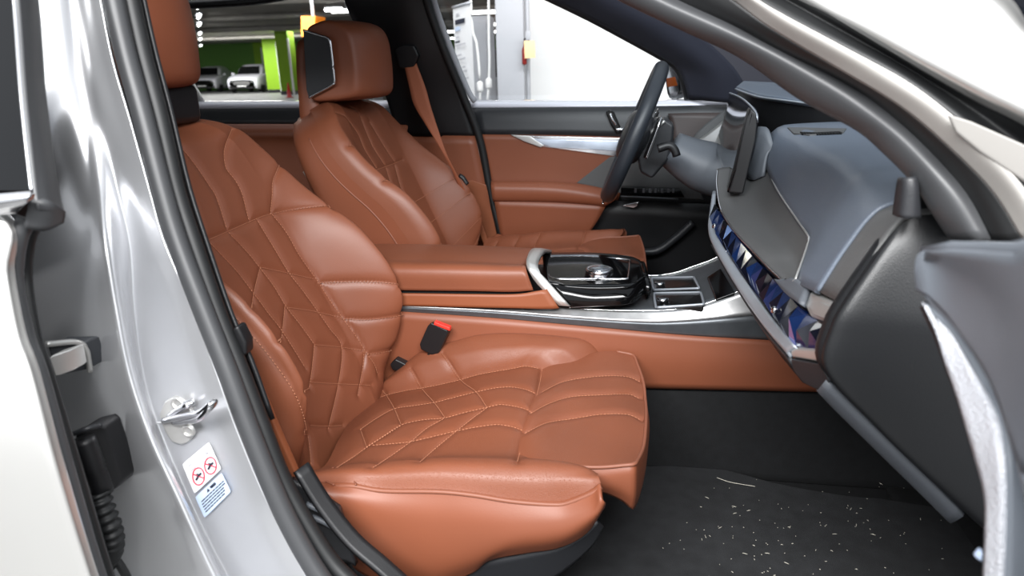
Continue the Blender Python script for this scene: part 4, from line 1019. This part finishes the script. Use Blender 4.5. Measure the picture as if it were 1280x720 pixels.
for u in (.29, .74):
    tube([lw(W4, u+.185*math.cos(t), .66+.255*math.sin(t)) for t in np.linspace(0, 2*math.pi, 25)[:-1]], .0009, 'prohibition_ring', 'ink_red', lab, closed=True, n=40, k=5)
    tube([lw(W4, u-.13, .48), lw(W4, u+.13, .84)], .0009, 'prohibition_bar', 'ink_red', lab, n=4, k=5)
    tube([lw(W4, u-.10, .70), lw(W4, u, .65), lw(W4, u+.10, .64)], .0014, 'pictogram', 'ink', lab, n=6, k=5)
    tube([lw(W4, u-.03, .56), lw(W4, u+.02, .62)], .0010, 'pictogram', 'ink', lab, n=4, k=5)
tube([lw(W4, .50, .30), lw(W4, .50, .14), lw(W4, .62, .10), lw(W4, .68, .18), lw(W4, .68, .32), lw(W4, .55, .33)], .0005, 'pictogram', 'ink_grey', lab, n=16, k=4)
tube([lw(W4, .80, .26), lw(W4, .80, .14)], .0022, 'pictogram', 'ink_grey', lab, n=4, k=5)
tube([lw(W4, .14, .2), lw(W4, .30, .2), lw(W4, .34, .34), lw(W4, .12, .36)], .0005, 'pictogram', 'ink_grey', lab, n=12, k=4)
prism([lw(B4, .36, .24, .0014), lw(B4, .46, .24, .0014), lw(B4, .41, .10, .0014)], (0, -.0006, 0), 'warning_triangle', 'ink', lab2, 0)
tube([lw(B4, .52, .16), lw(B4, .68, .16)], .0018, 'text_line', 'ink', lab2, n=4, k=5)
for k, (u0_, u1_) in enumerate(((.10, .93), (.08, .95), (.08, .88), (.08, .86), (.08, .80))):
    v = .36+.12*k
    x = u0_
    rl = random.Random(k)
    while x < u1_-.04:
        L_ = rl.uniform(.06, .14); tube([lw(B4, x, v), lw(B4, min(x+L_, u1_), v)], .0007, 'text_line', 'ink', lab2, n=3, k=4); x += L_+.025
tube([on_pil(196, 528.5, .001), on_pil(206, 528, .001)], .0012, 'gauge_mark', 'sticker_white', car, n=3, k=6)
# check strap and wiring boot in the door gap
hs_ = prism(P3([(58, 432, -.83), (100, 431, -.80), (112, 462, -.79), (70, 471, -.82)]), (0, .03, 0), 'check_strap', 'paint_dark', car, .003)
prism(P3([(60, 446, -.85), (88, 437, -.83), (93, 463, -.83), (69, 472, -.85)]), (0, .02, 0), 'strap_arm', 'satin_metal', hs_, .002)
tube(P3([(57, 430, -.835), (102, 430, -.80), (113, 464, -.79)]), .0035, 'strap_rim', 'satin_metal', hs_, n=20, k=6)
cb_ = prism(P3([(92, 546, -.84), (100, 537, -.84), (122, 531, -.82), (128, 535, -.82), (152, 602, -.81), (146, 610, -.81), (122, 625, -.83), (115, 620, -.84)]), (0, .03, 0), 'wiring_plug', 'black_plastic', car, .004)
tube(P3([(104, 548, -.846), (118, 585, -.846), (128, 615, -.842)]), .012, 'plug_sleeve', 'black_plastic', cb_, n=14, k=12)
tube(P3([(90, 543, -.848), (108, 536, -.845), (126, 531, -.83)]), .003, 'plug_rim', 'dark_plastic', cb_, n=10, k=6)
bt = cr(P3([(122, 617, -.85), (130, 640, -.852), (138, 662, -.852), (140, 685, -.85), (132, 705, -.845)]), 60)
tube(bt, .0135, 'wiring_boot', 'rubber_dark', cb_, raw=True, k=16, taper=lambda t: (.86+.16*math.cos(t*11*2*math.pi))*(1-.25*max(0, t-.6)))
tube(P3([(130, 690, -.84), (145, 700, -.84), (160, 725, -.84), (170, 760, -.84)]), .005, 'wiring_cable', 'rubber_dark', cb_, n=16, k=8)
# dark-coloured plate giving the gap its recess shade
loft([col(K5, .0), col(K6, .04)], 'gap_shade_plate', 'paint_dark', car, 40, 6, .004)

# ================================================================== NEAR REAR DOOR
nd = thing('car_door', 'silver rear door at the left edge with dark window and bright belt moulding', 'car door', (-.75, -.9, .35))
D1 = [(-10, 262, -.885), (12, 290, -.89), (6, 330, -.90), (7, 353, -.905), (20, 420, -.925), (37, 468, -.935), (67, 580, -.95), (110, 720, -.955), (140, 800, -.955)]
D0 = [(a-230, b+6, y-.012) for a, b, y in D1]
Dm = [(a-100, b+3, y-.010) for a, b, y in D1]
Dfar = [V(-1.65, -.93-.03*k/8, 1.0-.70*k/8) for k in range(9)]
Dmid = [V(-1.1, -.925-.04*k/8, .995-.67*k/8) for k in range(9)]
loft([Dfar, Dmid, P3(D0), P3(Dm), P3([(a-6, b, y-.004) for a, b, y in D1]), P3(D1), [p+V(.0, .010, 0) for p in P3(D1)]], 'door_skin', 'paint', nd, 50, 30, .003)
R1 = [(34, 274, -.872), (22, 300, -.88), (18, 353, -.888), (31, 420, -.905), (48, 468, -.918), (78, 575, -.932), (120, 716, -.94), (150, 800, -.94)]
R2 = [(44, 280, -.855), (35, 305, -.86), (32, 353, -.868), (43, 420, -.888), (58, 468, -.90), (90, 572, -.915), (132, 712, -.925), (162, 800, -.925)]
tube(P3(R1), .0085, 'edge_seal', 'rubber', nd, n=90, k=12)
tube(P3(R2), .0065, 'edge_seal', 'rubber_dark', nd, n=90, k=12)
loft([P3(R1), [p+V(-.09, .06, 0) for p in P3(R2)]], 'door_shut_face', 'paint_dark', nd, 30, 6, .004)
prism([V(-1.6, -.90, 1.0), V(-1.45, -.74, 1.33), V(-1.0, -.66, 1.42), V(-.66, -.66, 1.40)]+P3([ (15, 0, -.80), (24, 120, -.84), (37, 238, -.88)]), (0, .006, 0), 'window_pane', 'dark_glass', nd, 0)
tube(P3([(9, -70, -.79), (18, 0, -.80), (27, 120, -.84), (40, 240, -.88)]), .0022, 'window_moulding', 'chrome', nd, n=50, k=8)
loft([P3([(10, -70, -.79), (20, 0, -.80), (29, 120, -.84), (42, 245, -.882), (46, 262, -.885)]), P3([(24, -70, -.775), (33, 0, -.785), (42, 120, -.825), (58, 240, -.866), (66, 266, -.872)]), P3([(35, -70, -.755), (45, 0, -.765), (54, 120, -.805), (70, 235, -.845), (78, 272, -.85)])], 'frame_seal', 'rubber', nd, 50, 12, .006)
loft([P3([(37, 248, -.884), (60, 250, -.875), (77, 262, -.86)]), P3([(30, 282, -.886), (52, 286, -.876), (76, 276, -.86)])], 'seal_corner', 'rubber', nd, 10, 6, .01)
loft([[V(-1.65, -.93, 1.005)]+P3([(-160, 246, -.90), (20, 242, -.898), (41, 241, -.895)]), [V(-1.65, -.935, .998)]+P3([(-160, 256, -.905), (18, 252, -.903), (35, 252, -.90)]), [V(-1.65, -.93, .988)]+P3([(-160, 268, -.90), (10, 266, -.90), (22, 265, -.898)])], 'belt_moulding', 'chrome', nd, 20, 8, .006)

# ================================================================== OPEN FRONT DOOR
od = thing('car_door', 'open front door at the right edge with grey padded top and pale perforated strip', 'car door', (.25, -1.0, .4))
o1 = P3([(1150, 318, -.90), (1158, 311, -.90), (1175, 310, -.92), (1230, 313, -1.0), (1278, 317, -1.06), (1340, 322, -1.12)])+[V(.13, -1.4, 1.02), V(.08, -1.85, 1.03)]
o2 = P3([(1147, 335, -.90), (1163, 330, -.905), (1195, 340, -.93), (1250, 380, -1.0), (1290, 430, -1.06), (1345, 500, -1.12)])+[V(.12, -1.4, .93), V(.07, -1.85, .94)]
o3 = P3([(1150, 360, -.90), (1170, 372, -.91), (1205, 410, -.94), (1250, 480, -1.0), (1285, 580, -1.05), (1330, 680, -1.10)])+[V(.12, -1.4, .84), V(.07, -1.85, .85)]
o4 = P3([(1155, 379, -.90), (1187, 407, -.92), (1213, 450, -.945), (1230, 484, -.965), (1249, 525, -.99), (1257, 580, -1.01), (1258, 650, -1.02), (1254, 760, -1.03)])
loft([o1, o2, o3], 'padded_top', 'door_pad', od, 90, 16, .01, 0)
o3h = o3[:6]
o3b = P3([(1185, 395, -.915), (1215, 430, -.94), (1250, 480, -.97), (1275, 550, -1.0), (1290, 640, -1.02), (1300, 760, -1.03)])
loft([o3h, [p for p in cr(o3b, 6)], o4], 'inner_panel', 'door_pad', od, 40, 16, .008, 0)
e_ = o4[-1]
loft([[o3[5], V(.12, -1.4, .84), V(.07, -1.85, .85)], [V(e_.x+.01, -1.10, .6), V(.10, -1.4, .6), V(.06, -1.85, .6)], [V(e_.x+.02, -1.06, .38), V(.12, -1.4, .38), V(.08, -1.85, .38)]], 'lower_panel', 'door_pad', od, 20, 14, .01, 0)
o5 = P3([(1154, 380, -.90), (1173, 420, -.92), (1187, 460, -.935), (1195, 480, -.945), (1213, 537, -.975), (1235, 613, -1.0), (1237, 660, -1.01), (1232, 760, -1.02)])
mat('speaker_mesh', rgb(222, 224, 230), .5, .3, bump=('voronoi', 500, 1.0))
loft([o4, o5], 'perforated_strip', 'speaker_mesh', od, 40, 6, .006)
loft([o5, [p+V(.08, .02, 0) for p in o5]], 'door_shut_face', 'paint_dark', od, 30, 4, .01)
loft([o1, [p+V(.10, 0, .0) for p in o1]], 'window_ledge', 'door_pad', od, 20, 5, .01)
loft([[p+V(.10, 0, 0) for p in o1], [p+V(.14, 0, -.25) for p in o1], [V(p.x+.13, p.y, .38) for p in o1]], 'outer_skin', 'paint', od, 30, 12, .006)
for z in (.46, .56): tube([V(.34, -.93, z), V(.42, -.87, z), V(.50, -.80, z)], .014, 'hinge', 'paint_dark', od, n=8)
tube(P3([(1224, 697, -.99), (1230, 690, -.99)]), .004, 'puddle_lamp', 'sticker_blue', od, n=4)

# ================================================================== SEAT BELT, MAT
sb1 = P3([(505, 80, .615), (512, 110, .60), (518, 132, .585), (533, 157, .57), (553, 190, .56), (566, 215, .57), (580, 250, .60)])
sb2 = P3([(520, 78, .615), (532, 110, .60), (538, 132, .585), (547, 160, .57), (559, 194, .56), (572, 220, .57), (590, 255, .60)])
belt_ = loft([sb1, sb2], 'seat_belt', 'belt_webbing', None, 30, 5, .003)
tag(belt_, 'tan seat belt webbing hanging from the black pillar behind the driver seat', 'seat belt')
mo = [P(a, b, Z=.312) for a, b in [(560, 740), (640, 660), (760, 600), (812, 582), (880, 581), (920, 590), (960, 600), (1010, 610), (1060, 618), (1104, 621), (1126, 606), (1200, 600), (1260, 680), (1260, 760), (900, 780)]]
mo2 = [P(a, b, Z=.312) for a, b in [(812, 582), (850, 580.5), (885, 581), (925, 591), (965, 602), (1010, 611), (1060, 619), (1100, 622)]]
mp = [V(-.45, -.18, .312)]+[V(p.x, p.y, .312) for p in mo2]+[V(.58, -.24, .312), V(.60, -.40, .312), V(.58, -.68, .312), V(.2, -.72, .312), V(-.45, -.72, .312)]
fm = prism(mp, (0, 0, -.014), 'floor_mat', 'mat_carpet', None, .004)
tag(fm, 'dark grey carpet floor mat with lint in the passenger footwell', 'floor mat')
vs, fs = [], []; rl = random.Random(5)
for k in range(130):
    a = rl.gauss(990, 90); b = rl.gauss(668, 40)
    if not (815 < a < 1200 and 590 < b < 730): continue
    p = P(a, b, Z=.3135); th_ = rl.uniform(0, math.pi); L_ = rl.choice([.0008, .001, .0012, .002, .004]); w_ = .0005
    d = V(math.cos(th_), math.sin(th_), 0)*L_; n_ = V(-math.sin(th_), math.cos(th_), 0)*w_; o_ = len(vs)
    vs += [p-d-n_, p+d-n_, p+d+n_, p-d+n_, p+V(0, 0, .0009)]
    fs += [(o_, o_+1, o_+4), (o_+1, o_+2, o_+4), (o_+2, o_+3, o_+4), (o_+3, o_, o_+4), (o_+3, o_+2, o_+1, o_)]
lint = mesh('lint', vs, fs, 'lint', None, False)
tag(lint, 'pale specks of lint scattered over the dark floor mat', 'lint', kind='stuff')
stw = tube([P(a, b, Z=.3145) for a, b in [(896, 597), (910, 602), (925, 605), (944, 608)]], .0007, 'straw', 'lint', None, n=14, k=5)
tag(stw, 'thin pale straw lying on the floor mat near its curved edge', 'straw')
# ================================================================== THE GARAGE
def struct(o): o['kind'] = 'structure'; return o
mat('dark_red', rgb(130, 30, 26), .4)
mat('dark_wall', rgb(38, 40, 50), .8)
struct(box((-45, -7, -.2), (14, 46, 0), 'floor', 'concrete', None, 0))
struct(box((-45, 2.6, 3.05), (14, 46, 3.3), 'ceiling', 'ceiling_concrete', None, 0))
struct(box((-45, 44, 0), (14, 44.3, 3.05), 'wall_back', 'green_wall', None, 0))
struct(box((13.7, -7, 0), (14, 46, 3.05), 'wall_right', 'dark_wall', None, 0))
# white partition behind the car
wp = [P(664, 300, 6.0), P(1250, 300, 6.0)]
struct(box((wp[0].x, 6.0, 0), (P(866, 110, 6.0).x, 6.12, 3.05), 'wall_partition', 'white_wall', None, 0))
struct(box((P(866, 110, 6.0).x, 6.0, 0), (13.7, 6.12, 3.05), 'wall_dark_backing', 'dark_wall', None, 0))  # added dark sheet, its colour standing in for the unlit garage beyond
# ceiling beams seen through the rear window
for k, y in enumerate((9, 13, 17, 22, 28, 35)):
    o = box((-40, y, 2.86), (wp[0].x-1.5, y+.5, 3.05), 'trim_%d' % (k+1), 'ceiling_concrete', None, 0); struct(o)
# grey steel post by the partition
a0, a1 = P(622, 125, 5.0), P(656, 125, 5.0)
post = thing('steel_post', 'pale grey steel post beside the white partition', 'post', ((a0.x+a1.x)/2, 5.1, 0))
box((a0.x, 5.0, 0), (a1.x, 5.24, 3.05), 'post_shaft', 'steel_grey', post, .01)
tube([V(a1.x+.03, 5.05, .0), V(a1.x+.03, 5.05, 3.05)], .018, 'conduit', 'steel_grey', post, n=4)
box((a0.x-.06, 4.94, 0), (a1.x+.06, 5.3, .03), 'base_plate', 'steel_grey', post, .004)
def sheet(pts, Y, name, mt, label, cat):
    o = prism([P(a, b, Y) for a, b in pts], (0, .01, 0), name, mt, None, 0); return tag(o, label, cat)
sheet([(655, 51, ), (668, 51), (669, 72), (656, 73)], 4.93, 'notice', 'paper_yellow', 'pale yellow paper notice fixed beside the grey post', 'notice')
sheet([(657, 39), (663, 39), (663, 50), (657, 50)], 4.93, 'notice', 'steel_grey', 'small grey notice just above the yellow paper', 'notice')
ext = thing('fire_extinguisher', 'small dark red object partly behind the yellow notice', 'extinguisher', tuple(P(655, 78, 4.965)))
pe = P(655.5, 68, 4.965)
lathe([(.01, -.09), (.022, -.08), (.022, .04), (.014, .06), (.008, .07), (.008, .09)], pe, (0, 0, 1), 'cylinder', 'dark_red', ext, 16)
tube([pe+V(0, 0, .12), pe+V(.03, 0, .14), pe+V(.05, 0, .05)], .008, 'hose', 'black_plastic', ext, n=8)
# roll-up banner with its stand
ban = thing('banner', 'tall white printed banner on a stand behind the far pillar', 'banner', tuple(V(P(580, 60, 4.5).x, 4.5, 0)))
bq = [(566, 11), (588, 5), (596, 124), (592, 330), (570, 330), (566, 124)]
bb = [P(566, 11, 4.55), P(588, 5, 4.4)]
bb = [bb[0], bb[1], V(bb[1].x+.01, 4.4, .05), V(bb[0].x+.01, 4.55, .05)]
prism(bb, (0, .012, 0), 'banner_sheet', 'sticker_white', ban, 0)
tube([bb[0]+V(0, 0, .01), bb[1]+V(0, 0, .01)], .012, 'top_rail', 'steel_grey', ban, n=4)
box((bb[0].x-.06, 4.36, 0), (bb[1].x+.06, 4.62, .06), 'banner_base', 'steel_grey', ban, .01)
for a, b, w_, h_, mt in [(570, 18, 4, 3, 'ink_grey'), (569, 26, 12, 6, 'ink'), (569, 35, 6, 5, 'sticker_blue'), (570, 47, 4, 2, 'ink_grey'), (569, 53, 6, 2, 'ink'), (570, 57, 12, 2, 'ink_grey'), (569, 70, 8, 2, 'ink_grey'), (572, 75, 10, 2, 'ink_grey'), (578, 86, 4, 2, 'ink_grey'), (578, 91, 6, 2, 'ink_grey'), (582, 101, 4, 2, 'ink_grey')]:
    t0 = (a-566)/22; t1_ = (a+w_-566)/22
    q = [P(a, b-(a-566)*.25, 4.55-.15*t0), P(a+w_, b-(a+w_-566)*.25, 4.55-.15*t1_), P(a+w_, b+h_-(a+w_-566)*.25, 4.55-.15*t1_), P(a, b+h_-(a-566)*.25, 4.55-.15*t0)]
    prism([p+V(0, -.004, 0) for p in q], (0, -.002, 0), 'printed_line', mt, ban, 0)
# grey locker behind the banner, hanging cables
lk = thing('locker', 'pale grey tall cabinet between the banner and the post', 'cabinet', tuple(V(P(598, 60, 5.6).x, 5.7, 0)))
c0, c1 = P(586, 20, 5.6), P(610, 20, 5.6)
box((c0.x, 5.6, 0), (c1.x, 5.9, c0.z), 'cabinet_body', 'steel_grey', lk, .01)
box((c0.x+.02, 5.585, .1), (c1.x-.02, 5.6, c0.z-.05), 'cabinet_door', 'steel_grey', lk, .004)
for pts in ([(586, -190), (589, 18), (595, 50), (599, 85), (600, 108), (600, 130)], [(610, -190), (611, 40), (612, 70), (611, 104), (609, 130)]):
    hc = tube([P(a, b, 5.2) for a, b in pts], .012, 'hanging_cable', 'white_wall', None, n=24)
    tag(hc, 'thin white cable hanging ' + ('in front of the grey cabinet' if pts[0][0] < 600 else 'between the grey cabinet and the post'), 'cable')
    p = P(pts[-2][0], pts[-2][1], 5.2); lathe([(.01, -.05), (.03, -.04), (.03, .03), (.012, .05)], p, (0, 0, 1), 'cable_plug', 'white_wall', hc, 12)
# dark display behind
tv = thing('display_board', 'dark board standing in the garage left of the post', 'board', tuple(V(P(616, 80, 9).x, 9, 0)))
q0, q1 = P(606, 62, 9), P(624, 96, 9)
box((q0.x, 9, q1.z), (q1.x, 9.08, q0.z), 'panel', 'gloss_black', tv, .01)
for x in (q0.x+.05, q1.x-.05): tube([V(x, 9.04, 0), V(x, 9.04, q1.z+.05)], .02, 'leg', 'steel_grey', tv, n=4)
# fluorescent lamps under the ceiling
def lamp(px, py, Zc, L_, label, ax=(1, 0, 0), grp='ceiling tube lamps'):
    c = P(px, py, Z=Zc); a = Vector(ax)*L_*.5
    t = thing('ceiling_lamp', label, 'lamp', tuple(c), grp)
    tube([c-a, c+a], .045, 'lamp_tube', 'lamp_glow', t, n=4, k=8)
    n_ = Vector((-ax[1], ax[0], 0))*.08
    prism([c-a+n_+V(0, 0, .05), c+a+n_+V(0, 0, .05), c+a-n_+V(0, 0, .05), c-a-n_+V(0, 0, .05)], (0, 0, .04), 'lamp_housing', 'steel_grey', t, 0)
    for s in (-.35, .35):
        tube([c+a*s*2+V(0, 0, .08), V(c.x+a.x*s*2, c.y+a.y*s*2, 3.05)], .008, 'hanger', 'steel_grey', t, n=3, k=6)
names = ['nearest', 'second nearest', 'third nearest', 'fourth nearest', 'fifth', 'sixth']
for k, (x, y) in enumerate(((247.5, 7), (248.5, 20.5), (249, 30.5), (250, 42), (250.5, 49), (251, 57))):
    lamp(x, y, 2.7, 1.1, 'glowing tube lamp, %s in the row beside the passenger headrest' % names[k], (-.59, .81, 0))
for k, (x, y, L_) in enumerate(((604, 15.3, 1.3), (614, 30.7, 1.1), (614.5, 39.8, 1.2), (557, 40, 1.0), (563, 48, 1.0))):
    lamp(x, y, 2.7, L_, ['long bright tube lamp right of the banner top', 'middle tube lamp above the dark board', 'lowest tube lamp just above the dark board', 'tube lamp left of the banner, upper one', 'tube lamp left of the banner, lower one'][k])
lamp(292, 63.5, 2.7, .9, 'small glowing lamp above the white parked car')
for x, y, s in ((417, 12, 'left'), (425, 14, 'right')): lamp(x, y, 2.7, .5, 'bright lamp above the driver headrest, %s of two' % s)
# green columns
def column(x0, x1, yb_, top_, label):
    a, b = P(x0, yb_, Z=0), P(x1, yb_, Z=0); wd = (b-a).length
    t = thing('column', label, 'column', tuple(a.lerp(b, .5)), 'green garage columns')
    box((a.x, a.y, 0), (b.x, a.y+wd, 3.05), 'shaft', 'green_column', t, .02)
    for k in range(2): box((b.x-.03, a.y-.03, 0), (b.x+.05, a.y+.05, 2.7), 'corner_guard', 'white_wall', t, 0); break
    box((a.x-.02, a.y-.02, 0), (b.x+.02, a.y+wd+.02, .18), 'black_base', 'black_plastic', t, 0)
column(335, 348, 116, 47, 'lime green column just left of the nearest green one')
column(352, 364, 118.5, 40, 'nearest lime green column behind the driver seat back')
column(323, 330, 112, 58, 'farthest lime green column beside the white parked car')
ob_ = thing('beam', 'orange painted beam end above the driver headrest', 'beam', tuple(P(385, 32, 10)))
bx = [P(376, 20, 10), P(394, 20, 10), P(394, 46, 10), P(376, 46, 10)]
prism(bx, (0, .4, 0), 'beam_face', 'orange_paint', ob_, .01)
tube([V((bx[0].x+bx[1].x)/2, 10.2, bx[0].z-.02), V((bx[0].x+bx[1].x)/2, 10.2, 3.05)], .03, 'beam_hanger', 'steel_grey', ob_, n=3)
cn = lathe([(.18, 0), (.18, .03), (.12, .03), (.03, .62), (.02, .64)], P(362, 122, Z=0), (0, 0, 1), 'traffic_cone', 'red', None, 14)
tag(cn, 'small red traffic cone at the foot of the nearest green column', 'cone')
# parked cars
def parked(px, py, s, label, rot):
    c = P(px, py, Z=0); t = thing('parked_car', label, 'car', tuple(c), 'white cars parked along the green wall')
    M = Matrix.Translation(c) @ Matrix.Rotation(rot, 4, 'Z') @ Matrix.Scale(s, 4)
    def T(*p): return M @ Vector(p)
    # nose towards -y; sections front to back: (y, half width, z low, z shoulder, z top, half top)
    secs = [(0, .72, .30, .62, .70, .60), (.12, .86, .22, .70, .80, .74), (.6, .92, .20, .78, .93, .80), (1.25, .93, .2, .85, 1.02, .80), (2.4, .93, .2, .95, 1.04, .78), (4.0, .92, .2, .98, 1.06, .76), (4.5, .84, .25, .95, 1.03, .70)]
    rows = []
    for y, w_, zl, zs_, zt_, wt_ in secs:
        rows.append([T(-w_*.92, y, zl), T(-w_, y, (zl+zs_)/2), T(-w_*.98, y, zs_), T(-wt_, y, zt_), T(0, y, zt_+.03), T(wt_, y, zt_), T(w_*.98, y, zs_), T(w_, y, (zl+zs_)/2), T(w_*.92, y, zl)])
    loft(rows, 'body', 'car_white', t, 28, 26, .02)
    rows = []
    for y, w_, z in ((1.2, .76, 1.0), (1.75, .66, 1.42), (2.3, .62, 1.56), (3.4, .60, 1.55), (4.1, .66, 1.25), (4.4, .7, 1.02)):
        rows.append([T(-w_-.08, y, .98), T(-w_, y, z-.06), T(0, y, z+.02), T(w_, y, z-.06), T(w_+.08, y, .98)])
    loft(rows, 'cabin', 'car_white', t, 20, 18, .02)
    prism([T(-.66, 1.22, 1.03), T(.66, 1.22, 1.03), T(.55, 1.72, 1.46), T(-.55, 1.72, 1.46)], M.to_3x3() @ V(0, -.03, .02), 'windscreen', 'dark_glass', t, 0)
    prism([T(-.42, -.04, .42), T(.42, -.04, .42), T(.5, .0, .60), T(.38, .05, .68), T(-.38, .05, .68), T(-.5, .0, .60)], M.to_3x3() @ V(0, -.05, 0), 'grille', 'gloss_black', t, .01)
    prism([T(-.6, .0, .24), T(.6, .0, .24), T(.66, 0, .34), T(-.66, 0, .34)], M.to_3x3() @ V(0, -.05, 0), 'lower_intake', 'black_plastic', t, .01)
    for sx in (-1, 1):
        prism([T(sx*.52, .02, .58), T(sx*.84, .16, .62), T(sx*.86, .30, .74), T(sx*.60, .10, .70)], M.to_3x3() @ V(0, -.06, .01), 'headlight', 'chrome', t, .01)
        prism([T(sx*.92, 1.45, 1.0), T(sx*1.08, 1.45, 1.0), T(sx*1.08, 1.45, 1.14), T(sx*.92, 1.45, 1.12)], M.to_3x3() @ V(0, .12, 0), 'wing_mirror', 'car_white', t, .02)
        prism([T(sx*.60, -.02, .30), T(sx*.76, .06, .30), T(sx*.76, .06, .40), T(sx*.62, .0, .40)], M.to_3x3() @ V(0, -.04, 0), 'fog_lamp', 'gloss_black', t, .01)
        for yy in (.85, 3.6):
            lathe([(.02, -.1), (.30, -.11), (.34, -.08), (.34, .08), (.30, .11), (.02, .1)], T(sx*.82, yy, .34), M.to_3x3() @ V(1, 0, 0), 'wheel', 'black_plastic', t, 20)
    prism([T(-.26, -.08, .36), T(.26, -.08, .36), T(.26, -.08, .42), T(-.26, -.08, .42)], M.to_3x3() @ V(0, -.02, 0), 'number_plate', 'sticker_white', t, 0)
parked(304, 116.5, 1.0, 'white parked car with dark grille left of the green columns', .18)
parked(254, 115.5, 1.0, 'white parked car half hidden by the passenger headrest', .25)
bpy.context.view_layer.update()
